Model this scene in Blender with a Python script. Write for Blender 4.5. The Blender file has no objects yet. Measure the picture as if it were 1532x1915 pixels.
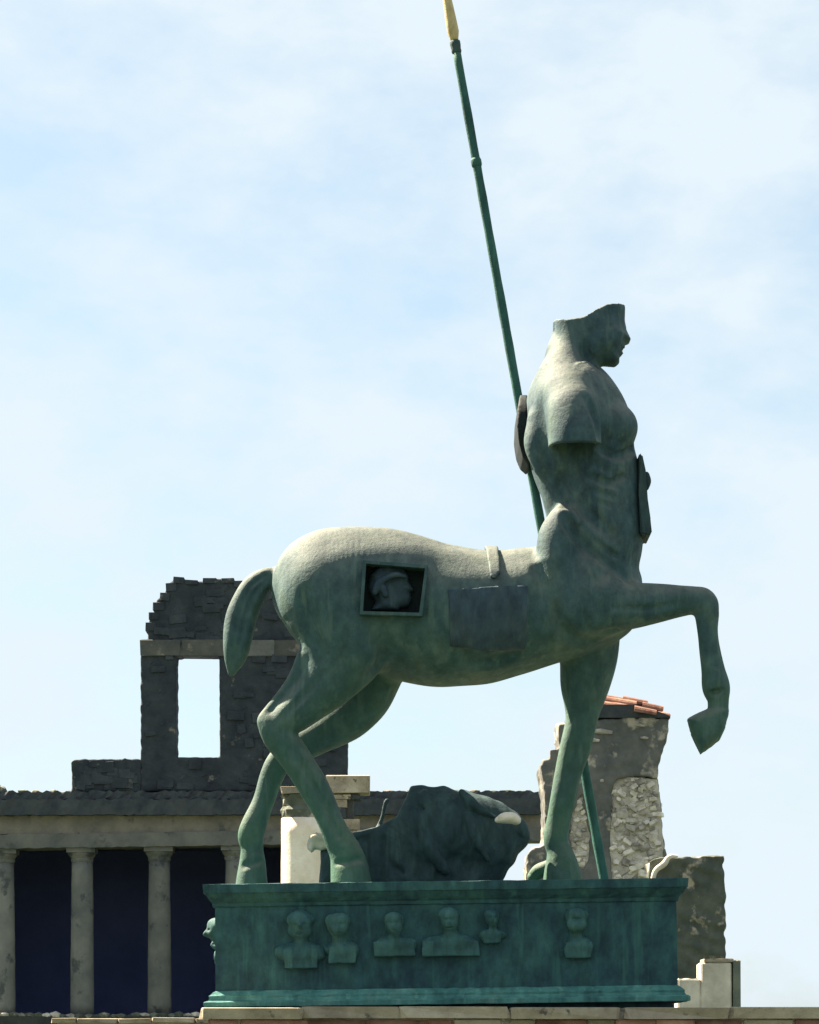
import bpy, bmesh, math, random
import numpy as np
from mathutils import Vector, Matrix

random.seed(7)
RNG = np.random.default_rng(7)
S = bpy.context.scene
COL = S.collection

# ------------------------------------------------------------------ camera, sky, sun
F = 5500.0          # focal length in photograph pixels
CX, HY = 766.0, 1960.0   # principal column, horizon row (level camera, frame cropped upward)
DS = 22.0           # metres to the statue's long axis
EYE = 1.6

cam_d = bpy.data.cameras.new('camera')
cam = bpy.data.objects.new('camera', cam_d)
COL.objects.link(cam)
cam.location = (0, 0, EYE)
cam.rotation_euler = (math.radians(90), 0, 0)
cam_d.sensor_fit = 'HORIZONTAL'
cam_d.sensor_width = 36.0
cam_d.lens = 36.0 * F / 1532.0
cam_d.shift_y = (HY - 957.5) / 1532.0
cam_d.clip_start = 0.1
cam_d.clip_end = 6000
S.camera = cam

SUN_TO = Vector((-0.76, 0.46, 1.0)).normalized()   # direction towards the sun
world = bpy.data.worlds.new('World')
S.world = world
world.use_nodes = True
wn, wl = world.node_tree.nodes, world.node_tree.links
wn.clear()
w_out = wn.new('ShaderNodeOutputWorld')
w_bg = wn.new('ShaderNodeBackground')
w_bg.inputs['Strength'].default_value = 0.05
sky = wn.new('ShaderNodeTexSky')
sky.sky_type = 'NISHITA'
sky.sun_disc = False
sky.sun_elevation = math.asin(SUN_TO.z)
sky.sun_rotation = math.atan2(SUN_TO.x, SUN_TO.y)
sky.dust_density = 1.5
tc = wn.new('ShaderNodeTexCoord')
mp = wn.new('ShaderNodeMapping')
mp.inputs['Scale'].default_value = (1.0, 1.0, 1.9)
mp.inputs['Location'].default_value = (0.35, 0.0, 0.62)
wl.new(tc.outputs['Generated'], mp.inputs['Vector'])
n1 = wn.new('ShaderNodeTexNoise')
n1.inputs['Scale'].default_value = 6.5
n1.inputs['Detail'].default_value = 7
n1.inputs['Roughness'].default_value = 0.52
n1.inputs['Distortion'].default_value = 0.35
wl.new(mp.outputs['Vector'], n1.inputs['Vector'])
r1 = wn.new('ShaderNodeValToRGB')
r1.color_ramp.elements[0].position = 0.38
r1.color_ramp.elements[0].color = (0.42, 0.42, 0.42, 1)
r1.color_ramp.elements[1].position = 0.56
r1.color_ramp.elements[1].color = (1, 1, 1, 1)
n2 = wn.new('ShaderNodeTexNoise')
n2.inputs['Scale'].default_value = 21.0
n2.inputs['Detail'].default_value = 8
n2.inputs['Roughness'].default_value = 0.58
wl.new(mp.outputs['Vector'], n2.inputs['Vector'])
nm = wn.new('ShaderNodeMix')
nm.inputs['Factor'].default_value = 0.36
wl.new(n1.outputs['Fac'], nm.inputs[2])
wl.new(n2.outputs['Fac'], nm.inputs[3])
wl.new(nm.outputs[0], r1.inputs['Fac'])
mx = wn.new('ShaderNodeMix')
mx.data_type = 'RGBA'
wl.new(r1.outputs['Color'], mx.inputs['Factor'])
thin = wn.new('ShaderNodeMix')          # gain that dims and tints the sky behind the clouds
thin.data_type = 'RGBA'
thin.blend_type = 'MULTIPLY'
thin.inputs['Factor'].default_value = 1.0
thin.inputs[7].default_value = (0.53, 0.60, 0.57, 1)
wl.new(sky.outputs['Color'], thin.inputs[6])
wl.new(thin.outputs[2], mx.inputs[6])
mx.inputs[7].default_value = (2.68, 3.04, 3.28, 1)
wl.new(mx.outputs[2], w_bg.inputs['Color'])
wl.new(w_bg.outputs['Background'], w_out.inputs['Surface'])

sun_d = bpy.data.lights.new('sun', 'SUN')
sun_d.energy = 5.0
sun_d.angle = math.radians(0.6)
sun_d.color = (1.0, 0.86, 0.66)
sun = bpy.data.objects.new('sun', sun_d)
COL.objects.link(sun)
sun.location = (-20, 30, 40)
sun.rotation_euler = SUN_TO.to_track_quat('Z', 'Y').to_euler()

S.view_settings.view_transform = 'Standard'
S.view_settings.look = 'None'
S.view_settings.gamma = 1.0
S.view_settings.exposure = 2.6
S.render.resolution_x = 819
S.render.resolution_y = 1024
S.render.engine = 'CYCLES'

# ------------------------------------------------------------------ helpers
def W(px, py, d=DS):
    """photograph pixel at a known distance -> world point"""
    return Vector(((px - CX) * d / F, d, EYE + (HY - py) * d / F))

def tag(o, label=None, cat=None, group=None, kind=None):
    if label: o['label'] = label
    if cat: o['category'] = cat
    if group: o['group'] = group
    if kind: o['kind'] = kind
    return o

def empty(name, loc):
    o = bpy.data.objects.new(name, None)
    COL.objects.link(o)
    o.location = loc
    o.empty_display_size = 0.3
    return o

def link(name, me, mat, parent=None, smooth=False):
    o = bpy.data.objects.new(name, me)
    COL.objects.link(o)
    if mat is not None and (len(me.materials) == 0):
        me.materials.append(mat)
    if smooth:
        me.polygons.foreach_set('use_smooth', [True] * len(me.polygons))
    if parent is not None:
        o.parent = parent
        # mesh data is in world coordinates: cancel the parents' offset
        p, off = parent, Vector((0, 0, 0))
        while p is not None:
            off += p.location
            p = p.parent
        o.location = -off
    return o

def link_at(name, me, parent, loc, scale=(1, 1, 1), rot=(0, 0, 0)):
    """shared mesh data placed at a world location below an unrotated parent"""
    o = bpy.data.objects.new(name, me)
    COL.objects.link(o)
    off = Vector((0, 0, 0))
    p = parent
    while p is not None:
        off += p.location
        p = p.parent
    o.parent = parent
    o.location = Vector(loc) - off
    o.scale = scale
    o.rotation_euler = rot
    return o

def bm_mesh(bm, name):
    me = bpy.data.meshes.new(name)
    bmesh.ops.recalc_face_normals(bm, faces=bm.faces)
    bm.to_mesh(me)
    bm.free()
    return me

def add_box(bm, x0, x1, y0, y1, z0, z1):
    v = [bm.verts.new(p) for p in ((x0,y0,z0),(x1,y0,z0),(x1,y1,z0),(x0,y1,z0),(x0,y0,z1),(x1,y0,z1),(x1,y1,z1),(x0,y1,z1))]
    for f in ((0,3,2,1),(4,5,6,7),(0,1,5,4),(1,2,6,5),(2,3,7,6),(3,0,4,7)):
        bm.faces.new([v[i] for i in f])
    return v

def prism(bm, pts, d, y0, y1):
    """a photograph outline standing at distance d, with real thickness from y0 to y1"""
    a = []
    b = []
    for px, py in pts:
        w = W(px, py, d)
        a.append(bm.verts.new((w.x, y0, w.z)))
        b.append(bm.verts.new((w.x, y1, w.z)))
    n = len(pts)
    bm.faces.new(a)
    bm.faces.new(b[::-1])
    for i in range(n):
        j = (i + 1) % n
        bm.faces.new((a[i], b[i], b[j], a[j]))

def roughen(bm, amp, cuts, seed=0, bevel=0.0):
    rr = random.Random(seed)
    if bevel:
        bmesh.ops.bevel(bm, geom=list(bm.edges), offset=bevel, segments=1, affect='EDGES', profile=0.6)
    if cuts:
        bmesh.ops.subdivide_edges(bm, edges=list(bm.edges), cuts=cuts, use_grid_fill=True)
    for v in bm.verts:
        v.co += Vector((rr.uniform(-1, 1), rr.uniform(-1, 1), rr.uniform(-1, 1))) * amp

# ------------------------------------------------------------------ materials
def stone_mat(name, c_dark, c_light, scale=3.0, rough=0.9, bump=0.4, rnd=0.35, spots=None, spot_scale=7.0, spot_lo=0.56, fine=40.0):
    m = bpy.data.materials.new(name)
    m.use_nodes = True
    N, L = m.node_tree.nodes, m.node_tree.links
    b = N['Principled BSDF']
    b.inputs['Roughness'].default_value = rough
    b.inputs['Specular IOR Level'].default_value = 0.25
    g = N.new('ShaderNodeNewGeometry')
    n = N.new('ShaderNodeTexNoise')
    n.inputs['Scale'].default_value = scale
    n.inputs['Detail'].default_value = 8
    n.inputs['Roughness'].default_value = 0.65
    L.new(g.outputs['Position'], n.inputs['Vector'])
    ra = N.new('ShaderNodeValToRGB')
    ra.color_ramp.elements[0].position = 0.34
    ra.color_ramp.elements[0].color = (*c_dark, 1)
    ra.color_ramp.elements[1].position = 0.68
    ra.color_ramp.elements[1].color = (*c_light, 1)
    L.new(n.outputs['Fac'], ra.inputs['Fac'])
    col = ra.outputs['Color']
    if spots:
        n3 = N.new('ShaderNodeTexNoise')
        n3.inputs['Scale'].default_value = spot_scale
        n3.inputs['Detail'].default_value = 5
        n3.inputs['Roughness'].default_value = 0.6
        L.new(g.outputs['Position'], n3.inputs['Vector'])
        rs = N.new('ShaderNodeValToRGB')
        rs.color_ramp.elements[0].position = spot_lo
        rs.color_ramp.elements[0].color = (0, 0, 0, 1)
        rs.color_ramp.elements[1].position = spot_lo + 0.07
        rs.color_ramp.elements[1].color = (1, 1, 1, 1)
        L.new(n3.outputs['Fac'], rs.inputs['Fac'])
        mm = N.new('ShaderNodeMix')
        mm.data_type = 'RGBA'
        L.new(rs.outputs['Color'], mm.inputs['Factor'])
        L.new(col, mm.inputs[6])
        mm.inputs[7].default_value = (*spots, 1)
        col = mm.outputs[2]
    oi = N.new('ShaderNodeObjectInfo')
    mr = N.new('ShaderNodeMapRange')
    mr.inputs['To Min'].default_value = 1.0 - rnd
    mr.inputs['To Max'].default_value = 1.0 + rnd
    L.new(oi.outputs['Random'], mr.inputs['Value'])
    mu = N.new('ShaderNodeMix')
    mu.data_type = 'RGBA'
    mu.blend_type = 'MULTIPLY'
    mu.inputs['Factor'].default_value = 1.0
    L.new(col, mu.inputs[6])
    L.new(mr.outputs['Result'], mu.inputs[7])
    L.new(mu.outputs[2], b.inputs['Base Color'])
    n2 = N.new('ShaderNodeTexNoise')
    n2.inputs['Scale'].default_value = fine
    n2.inputs['Detail'].default_value = 6
    n2.inputs['Roughness'].default_value = 0.7
    L.new(g.outputs['Position'], n2.inputs['Vector'])
    bp = N.new('ShaderNodeBump')
    bp.inputs['Strength'].default_value = bump
    bp.inputs['Distance'].default_value = 0.05
    L.new(n2.outputs['Fac'], bp.inputs['Height'])
    L.new(bp.outputs['Normal'], b.inputs['Normal'])
    return m

def bronze_mat(name, dark, mid, light, rough=0.68, z_green=None, mottle=0.3, run=0.45, sunlit_tops=0.0, streak=0.45):
    """weathered patina: dark oxide, green carbonate and pale dusty bloom in blotches and runs"""
    m = bpy.data.materials.new(name)
    m.use_nodes = True
    N, L = m.node_tree.nodes, m.node_tree.links
    b = N['Principled BSDF']
    b.inputs['Specular IOR Level'].default_value = 0.2
    g = N.new('ShaderNodeNewGeometry')
    mp = N.new('ShaderNodeMapping')
    mp.inputs['Scale'].default_value = (1, 1, run)
    L.new(g.outputs['Position'], mp.inputs['Vector'])
    n = N.new('ShaderNodeTexNoise')
    n.inputs['Scale'].default_value = 4.2
    n.inputs['Detail'].default_value = 9
    n.inputs['Roughness'].default_value = 0.68
    L.new(mp.outputs['Vector'], n.inputs['Vector'])
    ra = N.new('ShaderNodeValToRGB')
    e = ra.color_ramp.elements
    e[0].position = 0.30; e[0].color = (*dark, 1)
    e[1].position = 0.74; e[1].color = (*light, 1)
    k = e.new(0.50); k.color = (*mid, 1)
    L.new(n.outputs['Fac'], ra.inputs['Fac'])
    col = ra.outputs['Color']
    # smaller dark and pale blotches
    nb = N.new('ShaderNodeTexNoise')
    nb.inputs['Scale'].default_value = 13.0
    nb.inputs['Detail'].default_value = 6
    nb.inputs['Roughness'].default_value = 0.6
    L.new(mp.outputs['Vector'], nb.inputs['Vector'])
    mb_ = N.new('ShaderNodeMapRange')
    mb_.inputs['From Min'].default_value = 0.30
    mb_.inputs['From Max'].default_value = 0.70
    mb_.inputs['To Min'].default_value = 1 - mottle
    mb_.inputs['To Max'].default_value = 1 + mottle
    L.new(nb.outputs['Fac'], mb_.inputs['Value'])
    mq = N.new('ShaderNodeMix'); mq.data_type = 'RGBA'; mq.blend_type = 'MULTIPLY'
    mq.inputs['Factor'].default_value = 1.0
    L.new(col, mq.inputs[6]); L.new(mb_.outputs['Result'], mq.inputs[7])
    col = mq.outputs[2]
    if z_green:
        z0, z1, gcol = z_green
        sp = N.new('ShaderNodeSeparateXYZ')
        L.new(g.outputs['Position'], sp.inputs['Vector'])
        mr = N.new('ShaderNodeMapRange')
        mr.inputs['From Min'].default_value = z0
        mr.inputs['From Max'].default_value = z1
        mr.inputs['To Min'].default_value = 1.0
        mr.inputs['To Max'].default_value = 0.0
        L.new(sp.outputs['Z'], mr.inputs['Value'])
        nn = N.new('ShaderNodeTexNoise')
        nn.inputs['Scale'].default_value = 3.0
        nn.inputs['Detail'].default_value = 5
        L.new(g.outputs['Position'], nn.inputs['Vector'])
        mlt = N.new('ShaderNodeMath'); mlt.operation = 'MULTIPLY'
        L.new(mr.outputs['Result'], mlt.inputs[0])
        L.new(nn.outputs['Fac'], mlt.inputs[1])
        mm = N.new('ShaderNodeMix'); mm.data_type = 'RGBA'
        L.new(mlt.outputs['Value'], mm.inputs['Factor'])
        L.new(col, mm.inputs[6])
        mm.inputs[7].default_value = (*gcol, 1)
        col = mm.outputs[2]
    # pale carbonate runs
    mp2 = N.new('ShaderNodeMapping')
    mp2.inputs['Scale'].default_value = (1, 1, 0.10)
    L.new(g.outputs['Position'], mp2.inputs['Vector'])
    ns = N.new('ShaderNodeTexNoise')
    ns.inputs['Scale'].default_value = 16
    ns.inputs['Detail'].default_value = 5
    L.new(mp2.outputs['Vector'], ns.inputs['Vector'])
    ms = N.new('ShaderNodeMapRange')
    ms.inputs['From Min'].default_value = 0.56
    ms.inputs['From Max'].default_value = 0.70
    ms.inputs['To Min'].default_value = 0.0
    ms.inputs['To Max'].default_value = streak
    L.new(ns.outputs['Fac'], ms.inputs['Value'])
    mk = N.new('ShaderNodeMix'); mk.data_type = 'RGBA'
    L.new(ms.outputs['Result'], mk.inputs['Factor'])
    L.new(col, mk.inputs[6])
    mk.inputs[7].default_value = (light[0] * 1.15, light[1] * 1.25, light[2] * 1.2, 1)
    col = mk.outputs[2]
    if sunlit_tops:
        # cream of the sunlit bronze painted onto its up-facing surfaces
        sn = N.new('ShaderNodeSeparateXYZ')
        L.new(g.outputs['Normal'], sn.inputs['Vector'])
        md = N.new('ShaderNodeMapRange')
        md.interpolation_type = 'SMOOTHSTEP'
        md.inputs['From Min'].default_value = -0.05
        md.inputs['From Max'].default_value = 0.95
        md.inputs['To Max'].default_value = sunlit_tops
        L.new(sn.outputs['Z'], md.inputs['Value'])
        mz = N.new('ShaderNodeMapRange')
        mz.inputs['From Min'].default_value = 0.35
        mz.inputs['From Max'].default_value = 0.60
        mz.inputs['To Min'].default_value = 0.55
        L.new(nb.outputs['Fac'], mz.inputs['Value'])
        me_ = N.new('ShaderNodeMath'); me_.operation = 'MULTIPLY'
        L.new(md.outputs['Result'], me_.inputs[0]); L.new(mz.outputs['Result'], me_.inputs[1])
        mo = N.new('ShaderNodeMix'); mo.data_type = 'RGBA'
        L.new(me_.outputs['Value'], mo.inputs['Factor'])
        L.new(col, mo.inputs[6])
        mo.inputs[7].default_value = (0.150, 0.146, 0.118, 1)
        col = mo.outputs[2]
    L.new(col, b.inputs['Base Color'])
    n2 = N.new('ShaderNodeTexNoise')
    n2.inputs['Scale'].default_value = 28
    n2.inputs['Detail'].default_value = 8
    n2.inputs['Roughness'].default_value = 0.7
    L.new(g.outputs['Position'], n2.inputs['Vector'])
    rr = N.new('ShaderNodeMapRange')
    rr.inputs['To Min'].default_value = rough - 0.12
    rr.inputs['To Max'].default_value = rough + 0.2
    L.new(n2.outputs['Fac'], rr.inputs['Value'])
    L.new(rr.outputs['Result'], b.inputs['Roughness'])
    bp = N.new('ShaderNodeBump')
    bp.inputs['Strength'].default_value = 0.35
    bp.inputs['Distance'].default_value = 0.02
    L.new(n2.outputs['Fac'], bp.inputs['Height'])
    L.new(bp.outputs['Normal'], b.inputs['Normal'])
    return m

M = {}
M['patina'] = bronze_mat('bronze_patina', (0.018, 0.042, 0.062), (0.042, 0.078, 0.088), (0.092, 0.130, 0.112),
                         z_green=(2.9, 5.4, (0.046, 0.125, 0.062)), run=0.7, sunlit_tops=0.70)
M['teal'] = bronze_mat('plinth_patina', (0.012, 0.034, 0.048), (0.024, 0.070, 0.078), (0.042, 0.115, 0.105), mottle=0.3, run=0.6)
M['verdigris'] = bronze_mat('verdigris', (0.03, 0.10, 0.10), (0.06, 0.18, 0.16), (0.14, 0.27, 0.23))
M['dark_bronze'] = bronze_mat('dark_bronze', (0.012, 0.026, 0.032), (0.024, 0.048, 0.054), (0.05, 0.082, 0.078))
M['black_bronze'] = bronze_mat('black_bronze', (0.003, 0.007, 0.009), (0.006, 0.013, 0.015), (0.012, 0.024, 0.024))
M['relief'] = bronze_mat('relief_patina', (0.015, 0.042, 0.054), (0.031, 0.084, 0.086), (0.058, 0.132, 0.118))
M['spear_green'] = bronze_mat('spear_patina', (0.012, 0.042, 0.042), (0.024, 0.084, 0.072), (0.048, 0.13, 0.10))
M['cloth'] = bronze_mat('cloth_patina', (0.018, 0.034, 0.052), (0.034, 0.058, 0.074), (0.06, 0.088, 0.09))
M['gold'] = bronze_mat('worn_gilding', (0.30, 0.20, 0.09), (0.42, 0.31, 0.13), (0.50, 0.42, 0.24), rough=0.5)
M['tuff'] = stone_mat('dark_tuff', (0.024, 0.030, 0.040), (0.060, 0.070, 0.078), 1.4, spots=(0.22, 0.20, 0.16), spot_scale=1.6, spot_lo=0.63, rnd=0.16, bump=0.7, fine=9)
M['tuff_core'] = stone_mat('mortar_core', (0.05, 0.052, 0.05), (0.09, 0.09, 0.082), 2.0, fine=14)
M['lava'] = stone_mat('dark_cornice_stone', (0.032, 0.038, 0.046), (0.066, 0.074, 0.076), 2.5, fine=12)
M['stucco'] = stone_mat('grey_stucco', (0.10, 0.105, 0.10), (0.20, 0.195, 0.17), 1.1, bump=0.25, spots=(0.065, 0.07, 0.07), spot_scale=1.8, spot_lo=0.58, rnd=0.12, fine=10)
M['lintel'] = stone_mat('brownish_lintel_stone', (0.12, 0.115, 0.10), (0.27, 0.235, 0.185), 0.9, bump=0.4, spots=(0.09, 0.095, 0.085), spot_scale=1.4, spot_lo=0.60, rnd=0.08, fine=9)
M['interior'] = stone_mat('navy_shade_plaster', (0.048, 0.064, 0.16), (0.070, 0.088, 0.20), 0.6, rnd=0.1)  # blue of the deep shade put into the plaster colour
M['plaster'] = stone_mat('weathered_plaster', (0.07, 0.075, 0.074), (0.15, 0.145, 0.13), 1.8, bump=0.35, spots=(0.34, 0.30, 0.24), spot_scale=1.5, spot_lo=0.56, fine=10)
M['rubble'] = stone_mat('pale_rubble', (0.26, 0.23, 0.19), (0.66, 0.61, 0.53), 3.5, rnd=0.40, fine=16)
M['mortar'] = stone_mat('pale_mortar', (0.30, 0.27, 0.225), (0.52, 0.475, 0.40), 3.0, bump=0.8, fine=14)
M['marble'] = stone_mat('cream_marble', (0.66, 0.55, 0.42), (0.84, 0.77, 0.66), 2.2, rough=0.8, spots=(0.62, 0.53, 0.42), spot_scale=5, spot_lo=0.60, bump=0.4, rnd=0.05, fine=12)
M['marble_grey'] = stone_mat('old_pale_stone', (0.38, 0.34, 0.28), (0.62, 0.57, 0.48), 2.6, bump=0.3, rnd=0.12, fine=14)
M['tile'] = stone_mat('terracotta', (0.15, 0.062, 0.045), (0.30, 0.165, 0.115), 5.0, rnd=0.3, bump=0.3, fine=20)
M['travertine'] = stone_mat('tan_travertine', (0.20, 0.165, 0.12), (0.42, 0.36, 0.27), 3.0, spots=(0.10, 0.085, 0.07), spot_scale=9, spot_lo=0.62, rnd=0.2, fine=30)
M['brick'] = stone_mat('reddish_brick', (0.17, 0.085, 0.065), (0.36, 0.21, 0.16), 5.0, rnd=0.4, fine=30)
M['earth'] = stone_mat('dark_bounce_ground', (0.022, 0.036, 0.018), (0.048, 0.060, 0.034), 0.4, fine=6)  # dark green chosen to cut and tint light bounced off unseen ground
M['dark_stone'] = stone_mat('mossy_stone', (0.055, 0.068, 0.060), (0.13, 0.14, 0.11), 2.6, spots=(0.40, 0.34, 0.26), spot_scale=2.0, spot_lo=0.565, fine=18)

# ------------------------------------------------------------------ implicit-surface sculpting
def catmull(pts, n=8):
    P = np.array(pts, float)
    P = np.vstack([2 * P[0] - P[1], P, 2 * P[-1] - P[-2]])
    out = []
    for i in range(1, len(P) - 2):
        p0, p1, p2, p3 = P[i - 1], P[i], P[i + 1], P[i + 2]
        for t in np.arange(n) / n:
            out.append(0.5 * ((2 * p1) + (-p0 + p2) * t + (2 * p0 - 5 * p1 + 4 * p2 - p3) * t * t + (-p0 + 3 * p1 - 3 * p2 + p3) * t ** 3))
    out.append(P[-2])
    return np.array(out)

class Sculpt:
    """signed field on a grid; world coordinates"""
    def __init__(s, lo, hi, h, d0=DS):
        s.d0 = d0
        s.lo = np.array(lo, float); s.h = h
        s.n = np.ceil((np.array(hi) - s.lo) / h).astype(int) + 1
        s.v = np.full(tuple(s.n), 1.0, np.float32)
        s.ax = [(s.lo[i] + h * np.arange(s.n[i])).astype(np.float32) for i in range(3)]

    def box(s, lo, hi, m):
        a = np.clip(np.floor((np.array(lo) - m - s.lo) / s.h).astype(int), 0, s.n - 1)
        b = np.clip(np.ceil((np.array(hi) + m - s.lo) / s.h).astype(int) + 1, 1, s.n)
        return tuple(slice(i, j) for i, j in zip(a, b))

    def blend(s, sl, f, k, sub=False):
        a = s.v[sl]
        if sub:
            f = -f
            h = np.clip(0.5 - 0.5 * (a - f) / k, 0, 1) if k > 0 else None
            s.v[sl] = np.maximum(a, f) if k <= 0 else (a * (1 - h) + f * h + k * h * (1 - h))
        else:
            if k <= 0:
                s.v[sl] = np.minimum(a, f)
            else:
                h = np.clip(0.5 + 0.5 * (a - f) / k, 0, 1)
                s.v[sl] = a * (1 - h) + f * h - k * h * (1 - h)

    def limb(s, pts, k=0.05, ky=1.0, sub=False, below=None, above=None, n=8):
        """pts: (px, py, radius px, y metres[, ky]) along the limb; traced in the photograph,
        each at the distance of its own y"""
        q = []
        for p in pts:
            d = s.d0 + p[3]
            w = W(p[0], p[1], d)
            q.append((w.x, w.z, p[2] * d / F, p[3], p[4] if len(p) > 4 else ky))
        q = catmull(q, n)
        q[:, 2] = np.maximum(q[:, 2], 0.004)
        rm = (q[:, 2] * np.maximum(q[:, 4], 1)).max()
        lo = (q[:, 0].min(), q[:, 3].min(), q[:, 1].min())
        hi = (q[:, 0].max(), q[:, 3].max(), q[:, 1].max())
        sl = s.box(lo, hi, rm + max(k, 0) + 2 * s.h)
        X, Z = np.meshgrid(s.ax[0][sl[0]], s.ax[2][sl[2]], indexing='ij')
        best = np.full(X.shape, 1e9); D = np.zeros(X.shape); R = np.ones(X.shape); Y = np.zeros(X.shape); K = np.ones(X.shape)
        for a, b in zip(q[:-1], q[1:]):
            ab = b[:2] - a[:2]
            l2 = max(ab @ ab, 1e-9)
            t = np.clip(((X - a[0]) * ab[0] + (Z - a[1]) * ab[1]) / l2, 0, 1)
            d = np.hypot(X - a[0] - t * ab[0], Z - a[1] - t * ab[1])
            r = a[2] + t * (b[2] - a[2])
            sc = d - r
            mk = sc < best
            best = np.where(mk, sc, best); D = np.where(mk, d, D); R = np.where(mk, r, R)
            Y = np.where(mk, a[3] + t * (b[3] - a[3]), Y); K = np.where(mk, a[4] + t * (b[4] - a[4]), K)
        y = s.ax[1][sl[1]][None, :, None]
        f = (np.sqrt((D / R)[:, None, :] ** 2 + ((y - Y[:, None, :]) / (R * K)[:, None, :]) ** 2) - 1) * (R * np.minimum(K, 1))[:, None, :]
        if below is not None:   # keep what is above the plane z = below + slope * (x - x0)
            zz, x0, sl_ = below
            f = np.maximum(f, ((zz + sl_ * (X - x0)) - Z)[:, None, :])
        s.blend(sl, f.astype(np.float32), k, sub)

    def limb3(s, pts, k=0.05, sub=False, below=None, n=6):
        """round limb whose axis also runs in depth; pts as in limb"""
        q = []
        for p in pts:
            d = s.d0 + p[3]
            w = W(p[0], p[1], d)
            q.append((w.x, p[3], w.z, p[2] * d / F))
        q = catmull(q, n)
        rm = q[:, 3].max()
        sl = s.box(q[:, :3].min(0), q[:, :3].max(0), rm + max(k, 0) + 2 * s.h)
        x = s.ax[0][sl[0]][:, None, None]; y = s.ax[1][sl[1]][None, :, None]; z = s.ax[2][sl[2]][None, None, :]
        f = None
        for a, b in zip(q[:-1], q[1:]):
            ab = (b - a)[:3]
            t = np.clip(((x - a[0]) * ab[0] + (y - a[1]) * ab[1] + (z - a[2]) * ab[2]) / max(ab @ ab, 1e-9), 0, 1)
            d = np.sqrt((x - a[0] - t * ab[0]) ** 2 + (y - a[1] - t * ab[1]) ** 2 + (z - a[2] - t * ab[2]) ** 2) - (a[3] + t * (b[3] - a[3]))
            f = d if f is None else np.minimum(f, d)
        if below is not None:
            zz, x0, sl_ = below
            f = np.maximum(f, (zz + sl_ * (x - x0)) - z)
        s.blend(sl, f.astype(np.float32), k, sub)

    def ball(s, c, r, k=0.03, sub=False):
        c = np.array(c, float); r = np.array(r, float)
        sl = s.box(c - r, c + r, max(k, 0) + 2 * s.h)
        x = s.ax[0][sl[0]][:, None, None]; y = s.ax[1][sl[1]][None, :, None]; z = s.ax[2][sl[2]][None, None, :]
        f = (np.sqrt(((x - c[0]) / r[0]) ** 2 + ((y - c[1]) / r[1]) ** 2 + ((z - c[2]) / r[2]) ** 2) - 1) * r.min()
        s.blend(sl, f.astype(np.float32), k, sub)

    def poly_sd(s, poly, sl):
        X, Z = np.meshgrid(s.ax[0][sl[0]], s.ax[2][sl[2]], indexing='ij')
        d = np.full(X.shape, 1e9); inside = np.zeros(X.shape, bool)
        n = len(poly)
        for i in range(n):
            a = np.array(poly[i]); b = np.array(poly[(i + 1) % n])
            e = b - a
            t = np.clip(((X - a[0]) * e[0] + (Z - a[1]) * e[1]) / max(e @ e, 1e-12), 0, 1)
            d = np.minimum(d, np.hypot(X - a[0] - t * e[0], Z - a[1] - t * e[1]))
            c = ((a[1] <= Z) & (b[1] > Z)) | ((b[1] <= Z) & (a[1] > Z))
            with np.errstate(divide='ignore', invalid='ignore'):
                xi = a[0] + (Z - a[1]) / (b[1] - a[1]) * e[0] if abs(e[1]) > 1e-12 else np.full(X.shape, 1e9)
            inside ^= c & (X < xi)
        return np.where(inside, -d, d)

    def puff(s, pxpoly, y, R, wmax, k=0.02, cut=None, sub=False):
        """traced outline with a rounded body wmax metres to either side of y"""
        P = [(W(a, b, s.d0 + y).x, W(a, b, s.d0 + y).z) for a, b in pxpoly]
        A = np.array(P)
        sl = s.box((A[:, 0].min(), y - wmax, A[:, 1].min()), (A[:, 0].max(), y + wmax, A[:, 1].max()), max(k, 0) + 2 * s.h)
        sd = s.poly_sd(P, sl)
        q = np.clip(-sd / R, 0, 1)
        w = wmax * np.sqrt(np.clip(1 - (1 - q) ** 2, 0, 1))
        yy = s.ax[1][sl[1]][None, :, None]
        f = np.maximum(sd[:, None, :], (np.abs(yy - y) - w[:, None, :]) * 0.7)
        if cut is not None:
            C = [(W(a, b, s.d0 + y).x, W(a, b, s.d0 + y).z) for a, b in cut]
            f = np.maximum(f, s.poly_sd(C, sl)[:, None, :])
        s.blend(sl, f.astype(np.float32), k, sub)

    def slab(s, pxpoly, y0, y1, k=0.0, sub=False):
        y = 0.5 * (y0 + y1)
        P = [(W(a, b, s.d0 + y).x, W(a, b, s.d0 + y).z) for a, b in pxpoly]
        A = np.array(P)
        sl = s.box((A[:, 0].min(), y0, A[:, 1].min()), (A[:, 0].max(), y1, A[:, 1].max()), max(k, 0) + 2 * s.h)
        yy = s.ax[1][sl[1]][None, :, None]
        f = np.maximum(s.poly_sd(P, sl)[:, None, :], np.maximum(y0 - yy, yy - y1))
        s.blend(sl, f.astype(np.float32), k, sub)

    def surf(s, px, py):
        y = -0.4
        for _ in range(2):
            w = W(px, py, s.d0 + y)
            i = int(np.clip(round((w.x - s.lo[0]) / s.h), 0, s.n[0] - 1)); k = int(np.clip(round((w.z - s.lo[2]) / s.h), 0, s.n[2] - 1))
            c = np.nonzero(s.v[i, :, k] < 0)[0]
            if len(c): y = float(s.ax[1][c[0]])
        return y

    def crease(s, pts, r, depth, k=0.02):
        """groove (or, with negative depth, a ridge) running over the near surface; px"""
        u = F / s.d0
        q = []
        n = len(pts)
        for i, (px, py) in enumerate(pts):
            e = 0.35 if i in (0, n - 1) else 1.0
            y = s.surf(px, py)
            q.append((px, py, r, y - (r - depth * e) / u if depth > 0 else y + (r + depth * e) / u))
        s.limb3(q, k, sub=depth > 0)

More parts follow.
